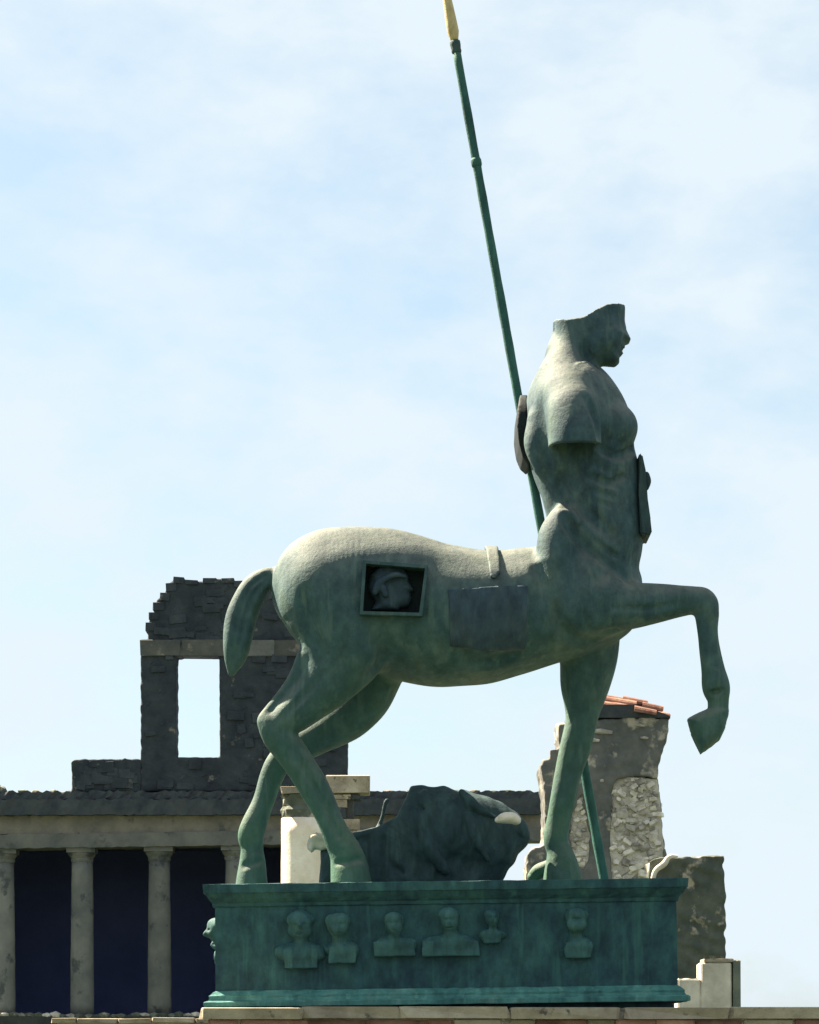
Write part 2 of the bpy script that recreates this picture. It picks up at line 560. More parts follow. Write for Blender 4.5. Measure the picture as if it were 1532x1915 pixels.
    def raise_patch(s, pxpoly, y0, y1, amount):
        """thicken (or, negative, sink) the surface inside an outline: cloths, straps, panels"""
        y = 0.5 * (y0 + y1)
        P = [(W(a, b, s.d0 + y).x, W(a, b, s.d0 + y).z) for a, b in pxpoly]
        A = np.array(P)
        sl = s.box((A[:, 0].min(), y0, A[:, 1].min()), (A[:, 0].max(), y1, A[:, 1].max()), 0.06)
        yy = s.ax[1][sl[1]][None, :, None]
        reg = np.maximum(s.poly_sd(P, sl)[:, None, :], np.maximum(y0 - yy, yy - y1))
        if amount > 0:
            s.v[sl] = np.minimum(s.v[sl], np.maximum(s.v[sl] - amount, reg)).astype(np.float32)
        else:
            s.v[sl] = np.maximum(s.v[sl], np.minimum(s.v[sl] - amount, -reg)).astype(np.float32)

    def warp(s, amp, sc, seed=3):
        """hand-modelled unevenness"""
        r = np.random.default_rng(seed)
        x = s.ax[0][:, None, None]; y = s.ax[1][None, :, None]; z = s.ax[2][None, None, :]
        near = np.abs(s.v) < 0.1
        acc = np.zeros_like(s.v)
        for _ in range(5):
            k = r.normal(size=3); k = k / np.linalg.norm(k) * sc * r.uniform(0.6, 1.6)
            ph = r.uniform(0, 6.28)
            acc += np.sin(k[0] * x + k[1] * y + k[2] * z + ph).astype(np.float32)
        s.v += np.where(near, acc * np.float32(amp / 2.2), 0).astype(np.float32)

    def mesh(s, name):
        v = s.v
        # seal the border
        for ax in range(3):
            for e in (0, -1):
                i = [slice(None)] * 3; i[ax] = e
                v[tuple(i)] = np.maximum(v[tuple(i)], 0.01)
        ins = v < 0
        nx, ny, nz = v.shape
        c = np.zeros((nx - 1, ny - 1, nz - 1), np.uint8)
        for dx in (0, 1):
            for dy in (0, 1):
                for dz in (0, 1):
                    c += ins[dx:nx - 1 + dx, dy:ny - 1 + dy, dz:nz - 1 + dz]
        act = (c > 0) & (c < 8)
        I = np.argwhere(act)
        idx = np.full(act.shape, -1, np.int64)
        idx[act] = np.arange(len(I))
        corner = {}
        for dx in (0, 1):
            for dy in (0, 1):
                for dz in (0, 1):
                    corner[(dx, dy, dz)] = v[I[:, 0] + dx, I[:, 1] + dy, I[:, 2] + dz]
        acc = np.zeros((len(I), 3)); cnt = np.zeros(len(I))
        for a in corner:
            for axn in range(3):
                if a[axn] == 0:
                    b = list(a); b[axn] = 1; b = tuple(b)
                    va, vb = corner[a], corner[b]
                    mk = (va < 0) != (vb < 0)
                    t = np.where(mk, va / np.where(mk, va - vb, 1), 0)
                    p = np.tile(np.array(a, float), (len(I), 1)); p[:, axn] = t
                    acc += np.where(mk[:, None], p, 0); cnt += mk
        verts = s.lo + s.h * (I + acc / cnt[:, None])
        quads = []
        for axn in range(3):
            u, w = [(1, 2), (2, 0), (0, 1)][axn]
            sa = [slice(None)] * 3; sb = [slice(None)] * 3
            sa[axn] = slice(0, -1); sb[axn] = slice(1, None)
            chg = ins[tuple(sa)] != ins[tuple(sb)]
            E = np.argwhere(chg)
            E = E[(E[:, u] > 0) & (E[:, w] > 0) & (E[:, u] < v.shape[u] - 1) & (E[:, w] < v.shape[w] - 1)]
            st = ins[tuple(sa)][E[:, 0], E[:, 1], E[:, 2]]
            def at(du, dw):
                q = E.copy(); q[:, u] -= du; q[:, w] -= dw
                return idx[q[:, 0], q[:, 1], q[:, 2]]
            Q = np.stack([at(1, 1), at(0, 1), at(0, 0), at(1, 0)], 1)
            Q = np.where(st[:, None], Q, Q[:, ::-1])
            quads.append(Q)
        Q = np.vstack(quads)
        Q = Q[(Q >= 0).all(1)]
        me = bpy.data.meshes.new(name)
        me.vertices.add(len(verts)); me.vertices.foreach_set('co', verts.astype(np.float32).ravel())
        me.loops.add(len(Q) * 4); me.loops.foreach_set('vertex_index', Q.astype(np.int32).ravel())
        me.polygons.add(len(Q))
        me.polygons.foreach_set('loop_start', (np.arange(len(Q)) * 4).astype(np.int32))
        me.polygons.foreach_set('loop_total', np.full(len(Q), 4, np.int32))
        me.update(calc_edges=True)
        me.validate()
        me.polygons.foreach_set('use_smooth', np.ones(len(Q), bool))
        return me

# ------------------------------------------------------------------ ground
bm = bmesh.new()
bmesh.ops.create_grid(bm, x_segments=40, y_segments=40, size=1500)
o = link('ground', bm_mesh(bm, 'ground'), M['earth'])
o.location = (0, 900, 0)
tag(o, 'unseen ground of the ruined forum coloured dark green to tint bounced light', 'ground', kind='structure')

# rough unit blocks shared by all masonry
def rough_block(seed, bevel=0.035, amp=0.03):
    bm = bmesh.new()
    bmesh.ops.create_cube(bm, size=1.0)
    roughen(bm, 0, 0, seed, bevel)
    rr = random.Random(seed)
    for v in bm.verts:
        v.co += Vector((rr.uniform(-1, 1), rr.uniform(-1, 1), rr.uniform(-1, 1))) * amp
    return bm_mesh(bm, 'block_%d' % seed)

def rough_stone(seed):
    bm = bmesh.new()
    bmesh.ops.create_icosphere(bm, subdivisions=1, radius=0.55)
    rr = random.Random(seed)
    for v in bm.verts:
        v.co = Vector((v.co.x * 1.0, v.co.y, v.co.z)) * rr.uniform(0.74, 1.12)
        for i in range(3):
            v.co[i] = max(-0.46, min(0.46, v.co[i]))
    return bm_mesh(bm, 'stone_%d' % seed)

def variants(fn, mat, n=6, s0=0):
    out = []
    for i in range(n):
        me = fn(s0 + i)
        me.materials.append(mat)
        out.append(me)
    return out

BLK_TUFF = variants(rough_block, M['tuff'], 6, 10)
BLK_TRAV = variants(rough_block, M['travertine'], 6, 20)
BLK_BRICK = variants(rough_block, M['brick'], 4, 30)
BLK_PLASTER = variants(rough_block, M['plaster'], 4, 40)
STN_PALE = variants(rough_stone, M['rubble'], 8, 50)
STN_TUFF = variants(rough_stone, M['tuff'], 4, 70)
STN_ANG = variants(lambda q: rough_block(q, 0.16, 0.13), M['rubble'], 6, 80)
STN_DARK = variants(rough_stone, M['dark_stone'], 5, 60)

def courses(parent, inside, x0, x1, y0, y1, d, depth, ch, bw, meshes, name='block', joint=0.5, jitter=0.5, seed=1, yfront=None):
    """lay blocks course by course over the part of a wall that stands; px in the photograph at distance d"""
    rr = random.Random(seed)
    y = y1
    row = 0
    px2m = d / F
    while y > y0 + 2:
        h = ch * rr.uniform(0.85, 1.15)
        if y - h < y0: h = y - y0
        x = x0 - (rr.uniform(0, bw) if row else 0)
        while x < x1:
            w = bw * rr.uniform(0.6, 1.5)
            a, b = max(x, x0), min(x + w, x1)
            x += w
            if b - a < 5: continue
            cx, cy = (a + b) / 2, y - h / 2
            if not inside(cx, cy): continue
            # trim to the standing wall at both ends
            while a < cx and not inside(a + 1, cy): a += 2
            while b > cx and not inside(b - 1, cy): b -= 2
            if b - a < 5: continue
            c = W((a + b) / 2, cy, d)
            yy = d + depth / 2 - rr.uniform(0, jitter) * 0.12
            link_at(name, rr.choice(meshes), parent, (c.x, yy, c.z),
                    ((b - a - joint) * px2m, depth, (h - joint) * px2m))
        y -= h
        row += 1

def point_in(poly):
    def f(x, y):
        c = False
        n = len(poly)
        for i in range(n):
            (xa, ya), (xb, yb) = poly[i], poly[(i + 1) % n]
            if (ya > y) != (yb > y) and x < (xb - xa) * (y - ya) / (yb - ya) + xa:
                c = not c
        return c
    return f

def eroded_wall(poly, holes, d, thick, h, amp, seed, hole_depth=0.15, lf=9):
    A = np.array([(W(a_, b_, d).x, W(a_, b_, d).z) for a_, b_ in poly])
    q = Sculpt((A[:, 0].min() - .1, -0.15, A[:, 1].min() - .1), (A[:, 0].max() + .1, thick + .15, A[:, 1].max() + .1), h, d)
    q.d0 = d - thick / 2          # outlines are traced on the front face
    q.slab(poly, 0.0, thick)
    for hp in holes:
        q.d0 = d - (hole_depth - 0.2) / 2
        q.slab(hp, -0.2, hole_depth, sub=True)
    q.warp(amp, lf, seed); q.warp(amp * 0.6, 30, seed + 1)
    me = q.mesh('eroded_wall')
    me.transform(Matrix.Translation((0, d, 0)))
    return me

def face_stones(parent, inside, x0, x1, y0, y1, d, n, lo_, hi_, meshes, seed, proud=0.03):
    """single stones showing in a rough wall face"""
    rr = random.Random(seed)
    k = 0
    while k < n:
        px, py = rr.uniform(x0, x1), rr.uniform(y0, y1)
        w, h = rr.uniform(lo_, hi_), rr.uniform(lo_, hi_) * 0.6
        if not all(inside(px + a * w * .55, py + b * h * .6) for a in (-1, 0, 1) for b in (-1, 0, 1)):
            k += 0.2
            continue
        c = W(px, py, d)
        link_at('stone', rr.choice(meshes), parent, (c.x, d + 0.10 - rr.uniform(0, proud), c.z), (w * d / F, 0.24, h * d / F), (0, rr.uniform(-0.12, 0.12), 0))
        k += 1

# ------------------------------------------------------------------ the ruined two-storey portico behind (about 70 m away)
DA = 70.0
pr = empty('ruined_portico', W(330, 1897, DA))
tag(pr, 'dark two storey ruin with a colonnade below and a windowed wall stump above', 'ruin')
def pbox(bm, px0, px1, py0, py1, d, y0, y1):
    a, b = W(px0, py1, d), W(px1, py0, d)
    return add_box(bm, a.x, b.x, y0, y1, a.z, b.z)

# podium under the columns
bm = bmesh.new(); pbox(bm, -120, 668, 1901, 1990, DA, DA - 0.25, DA + 9)
link('base', bm_mesh(bm, 'base'), M['tuff_core'], pr)
# room behind the columns: floor level podium, back and side walls, ceiling
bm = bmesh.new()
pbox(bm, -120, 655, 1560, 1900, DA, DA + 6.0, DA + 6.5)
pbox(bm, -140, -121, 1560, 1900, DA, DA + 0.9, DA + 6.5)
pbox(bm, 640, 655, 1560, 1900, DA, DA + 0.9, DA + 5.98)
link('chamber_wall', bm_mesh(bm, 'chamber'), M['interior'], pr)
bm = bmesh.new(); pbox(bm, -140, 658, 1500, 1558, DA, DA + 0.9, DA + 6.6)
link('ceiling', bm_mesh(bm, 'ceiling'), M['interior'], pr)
# entablature: lintel, frieze, cornice
def ragged_bar(px0, px1, py0, py1, d, y0, y1, n, amp, seed, slope=0.0):
    rr = random.Random(seed)
    bm = bmesh.new()
    rows = []
    prof = ((y0, py1), (y0, (py0 + py1) / 2), (y0, py0), (y1, py0), (y1, py1))
    for i in range(n + 1):
        px = px0 + (px1 - px0) * i / n
        ring = []
        for (yy, py) in prof:
            w = W(px, py + slope * (px - px0), d)
            ring.append(bm.verts.new((w.x, yy + rr.uniform(-amp, amp), w.z + rr.uniform(-amp, amp))))
        rows.append(ring)
    m_ = len(prof)
    for a, b in zip(rows[:-1], rows[1:]):
        for j in range(m_):
            bm.faces.new((a[j], b[j], b[(j + 1) % m_], a[(j + 1) % m_]))
    bm.faces.new(rows[0]); bm.faces.new(rows[-1][::-1])
    return bm_mesh(bm, 'bar')
link('architrave', ragged_bar(-120, 1016, 1563, 1589, DA, DA - 0.10, DA + 0.85, 110, 0.012, 1, -0.014), M['stucco'], pr)
link('frieze', ragged_bar(-120, 1012, 1527, 1562.4, DA, DA - 0.03, DA + 0.80, 110, 0.03, 2, -0.008), M['lintel'], pr)
link('cornice', ragged_bar(-120, 1012, 1497, 1526.5, DA, DA - 0.28, DA + 0.82, 140, 0.02, 3, -0.002), M['lava'], pr)
cb = link('upper_cornice', ragged_bar(-30, 1012, 1481, 1496.5, DA, DA - 0.15, DA + 0.80, 150, 0.03, 4), M['lava'], pr)

# columns
def lathe(prof, segs=28, flutes=0, seed=0, amp=0.0):
    bm = bmesh.new()
    rr = random.Random(seed)
    rings = []
    for r, z in prof:
        ring = []
        for i in range(segs):
            a = 2 * math.pi * i / segs
            k = r * (1 - (0.035 if flutes and i % 2 else 0)) + rr.uniform(-amp, amp)
            ring.append(bm.verts.new((k * math.cos(a), k * math.sin(a), z)))
        rings.append(ring)
    for a, b in zip(rings[:-1], rings[1:]):
        for i in range(segs):
            bm.faces.new((a[i], a[(i + 1) % segs], b[(i + 1) % segs], b[i]))
    bm.faces.new(rings[0][::-1]); bm.faces.new(rings[-1])
    return bm
def column(pcx, wpx, top, bot, d, yc, mat, parent, seed):
    b = W(pcx, bot, d); t = W(pcx, top, d)
    H = t.z - b.z; r = wpx / 2 * d / F
    prof = [(r * (1.02 - 0.12 * (k / 14) ** 1.5), H * 0.93 * k / 14) for k in range(15)]
    bm = lathe(prof, 40, 1, seed, 0.006)
    bmesh.ops.translate(bm, vec=(b.x, yc, b.z), verts=bm.verts)
    c = link('column', bm_mesh(bm, 'column'), mat, parent, True)
    prof = [(r * 0.90, H * 0.931), (r * 0.98, H * 0.945), (r * 0.95, H * 0.955), (r * 1.16, H * 0.975), (r * 1.2, H * 0.985)]
    bm = lathe(prof, 28, 0, seed + 1, 0.01)
    add_box(bm, -r * 1.22, r * 1.22, -r * 1.22, r * 1.22, H * 0.986, H * 1.02)
    bmesh.ops.translate(bm, vec=(b.x, yc, b.z), verts=bm.verts)
    link('capital', bm_mesh(bm, 'capital'), mat, c)
    return c
for i, pcx in enumerate((3, 151, 296, 440, 585)):
    column(pcx, 44, 1592 - 0.014 * pcx, 1899, DA, DA + 0.33, M['stucco'], pr, 100 + i)

# upper wall stump with its window, and the low parapet beside it
tower = [(263, 1480), (263, 1197), (277, 1195), (277, 1175), (280, 1150), (288, 1145), (293, 1123), (309, 1108), (319, 1088),
         (333, 1080), (350, 1087), (378, 1087), (396, 1082), (430, 1083), (447, 1090), (470, 1079), (520, 1072), (560, 1085), (650, 1090), (650, 1480)]
win = (330, 410, 1226, 1416)
in_t = point_in(tower)
def in_tower(x, y):
    return in_t(x, y) and not (win[0] < x < win[1] and win[2] < y < win[3])
win_p = [(330, 1228), (333, 1226), (408, 1226), (410, 1229), (411, 1416), (330, 1416)]
link('upper_wall', eroded_wall(tower, (win_p,), DA, 0.62, 0.035, 0.007, 21, hole_depth=0.9, lf=22), M['tuff'], pr, True)
face_stones(pr, in_tower, 263, 650, 1082, 1478, DA, 150, 14, 34, BLK_TUFF + STN_TUFF, 5)
# broken stepped stones along the ragged top
for px, py, w_, h_ in ((282, 1172, 20, 16), (287, 1152, 18, 14), (297, 1134, 22, 15), (308, 1116, 18, 15), (320, 1098, 20, 16), (334, 1085, 20, 12), (358, 1089, 24, 9), (392, 1086, 26, 10), (426, 1086, 24, 9), (446, 1092, 16, 12)):
    c = W(px, py, DA)
    link_at('stone', BLK_TUFF[(px + py) % 6], pr, (c.x, DA + 0.30, c.z), (w_ * DA / F, 0.66, h_ * DA / F), (0, 0.04 * ((px % 5) - 2), 0))
# flat lintel course over the window
x = 261
rr = random.Random(5)
while x < 648:
    w = rr.uniform(50, 95)
    b_ = min(x + w, 650)
    c = W((x + b_) / 2, 1212, DA)
    link_at('lintel', rr.choice(BLK_PLASTER), pr, (c.x, DA + 0.29, c.z), ((b_ - x - 1) * DA / F, 0.70, 30 * DA / F))
    x = b_
# parapet
link('parapet', eroded_wall([(133, 1482), (134, 1424), (139, 1420), (263.5, 1419), (263.5, 1482)], (), DA, 0.6, 0.035, 0.008, 31, lf=22), M['tuff'], pr, True)
face_stones(pr, lambda x, y: 133 < x < 262 and 1420 < y < 1480, 135, 262, 1424, 1478, DA, 24, 16, 36, BLK_TUFF, 6)
# worn lumps at the left end of the cornice
for i, (px, py, s_) in enumerate(((4, 1478, 20), (-8, 1470, 18), (12, 1488, 14))):
    c = W(px, py, DA)
    link_at('stone', STN_DARK[i], pr, (c.x, DA + 0.1, c.z), [s_ * DA / F * k for k in (1.0, 1.2, 0.9)], (0.3 * i, 0.5, i))
# bits of fallen masonry along the cornice top
for i in range(34):
    px = 40 + i * 28.4 + rr.uniform(-8, 8)
    if 130 < px < 660: continue
    c = W(px, 1480, DA)
    link_at('stone', rr.choice(STN_DARK), pr, (c.x, DA + 0.25, c.z), (0.30 * rr.uniform(0.6, 1.6), 0.3, 0.12 * rr.uniform(0.6, 1.4)), (0, 0, rr.uniform(0, 3)))
# row of rough stones edging the colonnade floor
for i in range(40):
    px = -20 + i * 15.5 + rr.uniform(-3, 3)
    c = W(px, 1899 + rr.uniform(-1.5, 2.5), DA)
    link_at('edging_stone', rr.choice(STN_DARK + STN_PALE[:2]), pr, (c.x, DA - 0.15, c.z), (0.26 * rr.uniform(0.7, 1.3), 0.3, 0.17 * rr.uniform(0.7, 1.2)), (0, 0, rr.uniform(0, 3)))

# ------------------------------------------------------------------ cream column shaft with dark broken capital
DM = 46.0
mc = empty('marble_column', W(566, 1990, DM))
tag(mc, 'cream marble column shaft under a broken dark stone capital behind the hind legs', 'column')
b = W(566, 2030, DM); t = W(566, 1531, DM); r = 40 * DM / F
prof = []
H = t.z - b.z
for k in range(19):
    prof.append((r * (1.05 - 0.06 * k / 18), H * k / 18))
bm = lathe(prof, 48, 0, 5, 0.003)
bmesh.ops.translate(bm, vec=(b.x, DM, b.z), verts=bm.verts)
link('shaft', bm_mesh(bm, 'shaft'), M['marble'], mc, True)
prof = [(r * 0.94, H * 1.0005), (r * 0.98, H * 1.03), (r * 0.9, H * 1.045), (r * 0.97, H * 1.07), (r * 1.0, H * 1.085)]
bm = lathe(prof, 24, 0, 8, 0.03)
bmesh.ops.translate(bm, vec=(b.x, DM, b.z), verts=bm.verts)
link('capital', bm_mesh(bm, 'capital'), M['dark_stone'], mc)
c = W(566, 1481, DM)
link_at('abacus', BLK_TRAV[0], mc, (c.x, DM, c.z), (80 * DM / F, 0.66, 13 * DM / F))

# broken pier stub between the legs
DP = 52.0
ps = empty('broken_pier', W(650, 1990, DP))
tag(ps, 'ragged mottled pier stub with an overhanging square block on top', 'pier')
pier = [(612, 2000), (612, 1486), (676, 1486), (672, 1500), (664, 1515), (668, 1530), (674, 1545), (682, 1560), (690, 1575), (695, 2000)]
courses(ps, point_in(pier), 600, 700, 1486, 2010, DP, 0.55, 19, 28, BLK_TRAV + BLK_TUFF[:2], seed=12)
bm = bmesh.new(); prism(bm, [(614, 2010), (614, 1488), (662, 1488), (660, 1515), (664, 1545), (680, 1600), (680, 2010)], DP, DP + 0.05, DP + 0.5)
link('core', bm_mesh(bm, 'core'), M['tuff_core'], ps)
c = W(650, 1467, DP)
link_at('top_block', BLK_TRAV[2], ps, (c.x, DP + 0.25, c.z), (84 * DP / F, 0.68, 33 * DP / F))

# ------------------------------------------------------------------ rubble pillar with tiled cap
DB = 60.0
rp = empty('rubble_pillar', W(1130, 1990, DB))
tag(rp, 'tall plastered pillar showing pale rubble where plaster fell, capped with red tiles', 'pillar')
out_p = [(984, 2010), (985, 1622), (988, 1600), (996, 1588), (1016, 1583), (1018, 1480), (1011, 1432), (1016, 1422), (1030, 1418), (1032, 1405), (1044, 1400), (1044, 1352), (1060, 1350),
         (1105, 1346), (1160, 1343), (1248, 1343), (1252, 1346), (1250, 1366), (1240, 1396), (1231, 1428), (1231, 1456), (1238, 1500), (1241, 1545), (1246, 1620), (1247, 2010)]
hole1 = [(1146, 1470), (1153, 1456), (1190, 1452), (1231, 1456), (1238, 1500), (1241, 1545), (1246, 1620), (1247, 2010), (1144, 2010), (1143, 1540)]
hole2 = [(1084, 1486), (1094, 1484), (1096, 1520), (1104, 1560), (1098, 1610), (1090, 1626), (1075, 1600), (1066, 1565), (1070, 1520)]
# plaster shell eroded round the two fallen patches, the core recessed inside them
uw = link('plaster_shell', eroded_wall(out_p, (hole1, hole2), DB, 1.2, 0.035, 0.022, 4), M['plaster'], rp, True)
bm = bmesh.new()
prism(bm, [(1060, 2010), (1060, 1480), (1150, 1450), (1230, 1457), (1236, 1500), (1239, 1545), (1244, 1620), (1245, 2010)], DB, DB + 0.085, DB + 1.1)
link('mortar_core', bm_mesh(bm, 'mortar_core'), M['mortar'], rp)
def rubble_fill(poly, step, seed, d, y, meshes, parent, z_keep=1660):
    rr = random.Random(seed)
    ins = point_in(poly)
    y0 = min(p[1] for p in poly); y1 = min(max(p[1] for p in poly), z_keep)
    x0 = min(p[0] for p in poly); x1 = max(p[0] for p in poly)
    yy = y0 + step * 0.3
    row = 0
    while yy < y1:
        xx = x0 + (step * 0.6 if row % 2 else 0.1 * step)
        while xx < x1:
            px, py = xx + rr.uniform(-3, 3), yy + rr.uniform(-3, 3)
            if ins(px, py):
                s_ = step * rr.uniform(0.8, 1.45)
                c = W(px, py, d)
                link_at('stone', rr.choice(meshes), parent, (c.x, y + rr.uniform(-0.05, 0.05), c.z),
                        (s_ * rr.uniform(1.0, 1.6) * d / F, 0.22, s_ * rr.uniform(0.65, 1.0) * d / F), (0, rr.uniform(-0.7, 0.7), 0))
            xx += step * rr.uniform(0.95, 1.35)
        yy += step * 0.82
        row += 1
rubble_fill([(1146, 1470), (1153, 1458), (1190, 1456), (1224, 1459), (1230, 1500), (1232, 1545), (1236, 1620), (1238, 2010), (1146, 2010), (1145, 1540)], 11.0, 3, DB, DB + 0.15, STN_PALE[:3] + STN_ANG, rp)
rubble_fill(hole2, 10, 4, DB, DB + 0.15, STN_PALE[:3] + STN_ANG, rp)
# plaster flakes left on the upper face
for (px, py, sx, sz) in ((1125, 1368, 46, 12), (1110, 1384, 26, 9), (1196, 1356, 26, 8), (1206, 1380, 18, 7), (1126, 1460, 11, 9)):
    c = W(px, py, DB)
    link_at('plaster_flake', STN_PALE[(px + py) % 8], rp, (c.x, DB + 0.0, c.z), (sx * DB / F, 0.10, sz * DB / F), (0, 0.08, 0))
# tile cap: sloping bed and overlapping curved roof tiles
bm = bmesh.new()
prism(bm, [(1060, 1342.5), (1100, 1318), (1190, 1318), (1240, 1334), (1252, 1339), (1252, 1342.5)], DB, DB - 0.05, DB + 1.25)
link('tile_bed', bm_mesh(bm, 'tile_bed'), M['lava'], rp)
def roof_tile():
    bm = bmesh.new()
    n = 7
    rows = []
    for (r, x) in ((0.145, -0.5), (0.12, 0.5)):
        o_ = []; i_ = []
        for k in range(n + 1):
            a = math.pi * k / n
            o_.append(bm.verts.new((x, r * math.cos(a), r * math.sin(a))))
            i_.append(bm.verts.new((x, (r - 0.022) * math.cos(a), (r - 0.022) * math.sin(a))))
        rows.append((o_, i_))
    (a, ai), (b, bi) = rows
    for k in range(n):
        bm.faces.new((a[k], a[k + 1], b[k + 1], b[k])); bm.faces.new((ai[k], bi[k], bi[k + 1], ai[k + 1]))
        bm.faces.new((a[k], ai[k], ai[k + 1], a[k + 1])); bm.faces.new((b[k], b[k + 1], bi[k + 1], bi[k]))
    for k in (0, n):
        bm.faces.new((a[k], b[k], bi[k], ai[k]))
    me = bm_mesh(bm, 'roof_tile')
    me.materials.append(M['tile'])
    return me
RT = roof_tile()
for (px, py, ln, yy, ang) in ((1147, 1307, 62, 0.75, 8), (1187, 1311, 48, 0.80, 9), (1138, 1318, 52, 0.25, 5), (1179, 1324, 62, 0.22, 8), (1206, 1329, 42, -0.05, 9),
                              (1232, 1336, 40, 0.20, 6), (1220, 1322, 40, 0.6, 10), (1105, 1312, 50, 0.5, 4), (1240, 1338, 26, 0.6, 6), (1160, 1312, 60, 0.52, 7), (1090, 1322, 40, 0.1, 3)):
    c = W(px, py + 6, DB + yy)
    link_at('roof_tile', RT, rp, (c.x, DB + yy, c.z), (ln * DB / F, 1.0, 0.95), (0, math.radians(ang), 0))

# ------------------------------------------------------------------ low wall, marble block and dark slab on the right
DW = 50.0
lw = empty('low_wall', W(1300, 1990, DW))
tag(lw, 'low dark weathered wall with pale worn patches right of the tiled pillar', 'wall')
link('wall_face', eroded_wall([(1215, 2010), (1215, 1612), (1240, 1604), (1290, 1602), (1353, 1601), (1356, 1700), (1357, 1800), (1360, 2010)], (), DW, 0.7, 0.022, 0.016, 9, lf=18), M['dark_stone'], lw, True)
# pale curved strip standing in for the sunlit edge at the wall end
cu = bpy.data.curves.new('sunlit_edge_curve', 'CURVE')
cu.dimensions = '3D'; cu.bevel_depth = 0.042; cu.bevel_resolution = 3
sp = cu.splines.new('BEZIER'); pts_ = [(1221, 1646), (1227, 1628), (1243, 1615), (1252, 1603), (1268, 1601)]
sp.bezier_points.add(len(pts_) - 1)
for p_, (px, py), rad in zip(sp.bezier_points, pts_, (1.0, 1.1, 1.35, 1.0, 0.6)):
    w = W(px, py, DW - 0.15); p_.co = (w.x, DW - 0.12, w.z); p_.handle_left_type = p_.handle_right_type = 'AUTO'; p_.radius = rad
tmp = bpy.data.objects.new('tmp', cu); COL.objects.link(tmp)
me = bpy.data.meshes.new_from_object(tmp); bpy.data.objects.remove(tmp)
me.materials.clear()
link('sunlit_edge', me, M['marble_grey'], lw, True)

DK = 38.0
mb = empty('marble_block', W(1325, 1990, DK))
tag(mb, 'pale square marble block with a lower step at its left', 'stone block')
def bevelled_box(px0, px1, py0, py1, d, depth, bev, amp, seed, mat, name, parent):
    bm = bmesh.new(); pbox(bm, px0, px1, py0, py1, d, d, d + depth)
    roughen(bm, amp, 2, seed, bev)
    return link(name, bm_mesh(bm, name), mat, parent)
bevelled_box(1311, 1369, 1800, 2020, DK, 0.55, 0.02, 0.004, 3, M['marble_grey'], 'block', mb)
bevelled_box(1268, 1310.5, 1830, 2020, DK, 0.5, 0.02, 0.005, 4, M['marble_grey'], 'step', mb)
bevelled_box(1317, 1372, 1793, 1799.5, DK, 0.55, 0.006, 0.004, 5, M['travertine'], 'cap', mb)
sl = bevelled_box(1371, 1386, 1796, 2020, DK, 0.7, 0.01, 0.004, 6, M['dark_stone'], 'upright_slab', None)
tag(sl, 'narrow mossy dark slab standing against the pale marble block', 'slab')

# ------------------------------------------------------------------ low rubble wall on the left in front of the colonnade
DL = 34.0
rw = empty('rubble_wall', W(240, 1960, DL))
tag(rw, 'low wall with a pale coping left of the statue platform', 'wall')
bm = bmesh.new(); pbox(bm, 105, 420, 1912, 1990, DL, DL + 0.1, DL + 0.8)
link('core', bm_mesh(bm, 'core'), M['mortar'], rw)
x = 96; rr = random.Random(21)
while x < 415:
    w = rr.uniform(40, 85)
    c = W(x + w / 2, 1909, DL)
    link_at('coping_stone', rr.choice(BLK_TRAV), rw, (c.x, DL + 0.4, c.z), ((w - 1) * DL / F, 0.85, 9 * DL / F), (rr.uniform(-.02, .02), rr.uniform(-.02, .02), 0))
    x += w

# ------------------------------------------------------------------ platform under the statue
Y0 = DS - 1.15
pd = empty('platform', (0, DS, 0))
tag(pd, 'stone platform edged with tan slabs over reddish masonry carrying the bronze plinth', 'platform', kind='structure')
top = W(800, 1884, Y0).z
xl, xr = W(374, 1884, Y0).x, W(1750, 1884, Y0).x
bm = bmesh.new(); add_box(bm, xl + 0.06, xr, Y0 + 0.08, DS + 3.5, -0.02, top - 0.03)
link('fill', bm_mesh(bm, 'fill'), M['mortar'], pd)
rr = random.Random(33)
x = xl
hs = 22 * Y0 / F
while x < xr:      # edge slabs
    w = rr.uniform(0.45, 0.95)
    link_at('slab', rr.choice(BLK_TRAV), pd, (x + w / 2, Y0 + 0.42, top - hs / 2 + rr.uniform(-0.006, 0.006)), (w - 0.008, 0.84, hs), (0, 0, rr.uniform(-0.01, 0.01)))
    x += w
bm = bmesh.new(); add_box(bm, xl + 0.05, xr, Y0 + 0.86, DS + 3.4, top - 0.05, top - 0.012)
link('paving', bm_mesh(bm, 'paving'), M['travertine'], pd)
z = top - hs
for course in range(3):
    h = 0.075
    x = xl + rr.uniform(-0.05, 0.1)
    while x < xr:
        w = rr.uniform(0.18, 0.5)
        link_at('brick', rr.choice(BLK_BRICK + (BLK_TRAV[:3] if rr.random() < 0.5 else [])), pd, (x + w / 2, Y0 + 0.30, z - h / 2), (w - 0.012, 0.5, h - 0.010))
        x += w
    z -= h

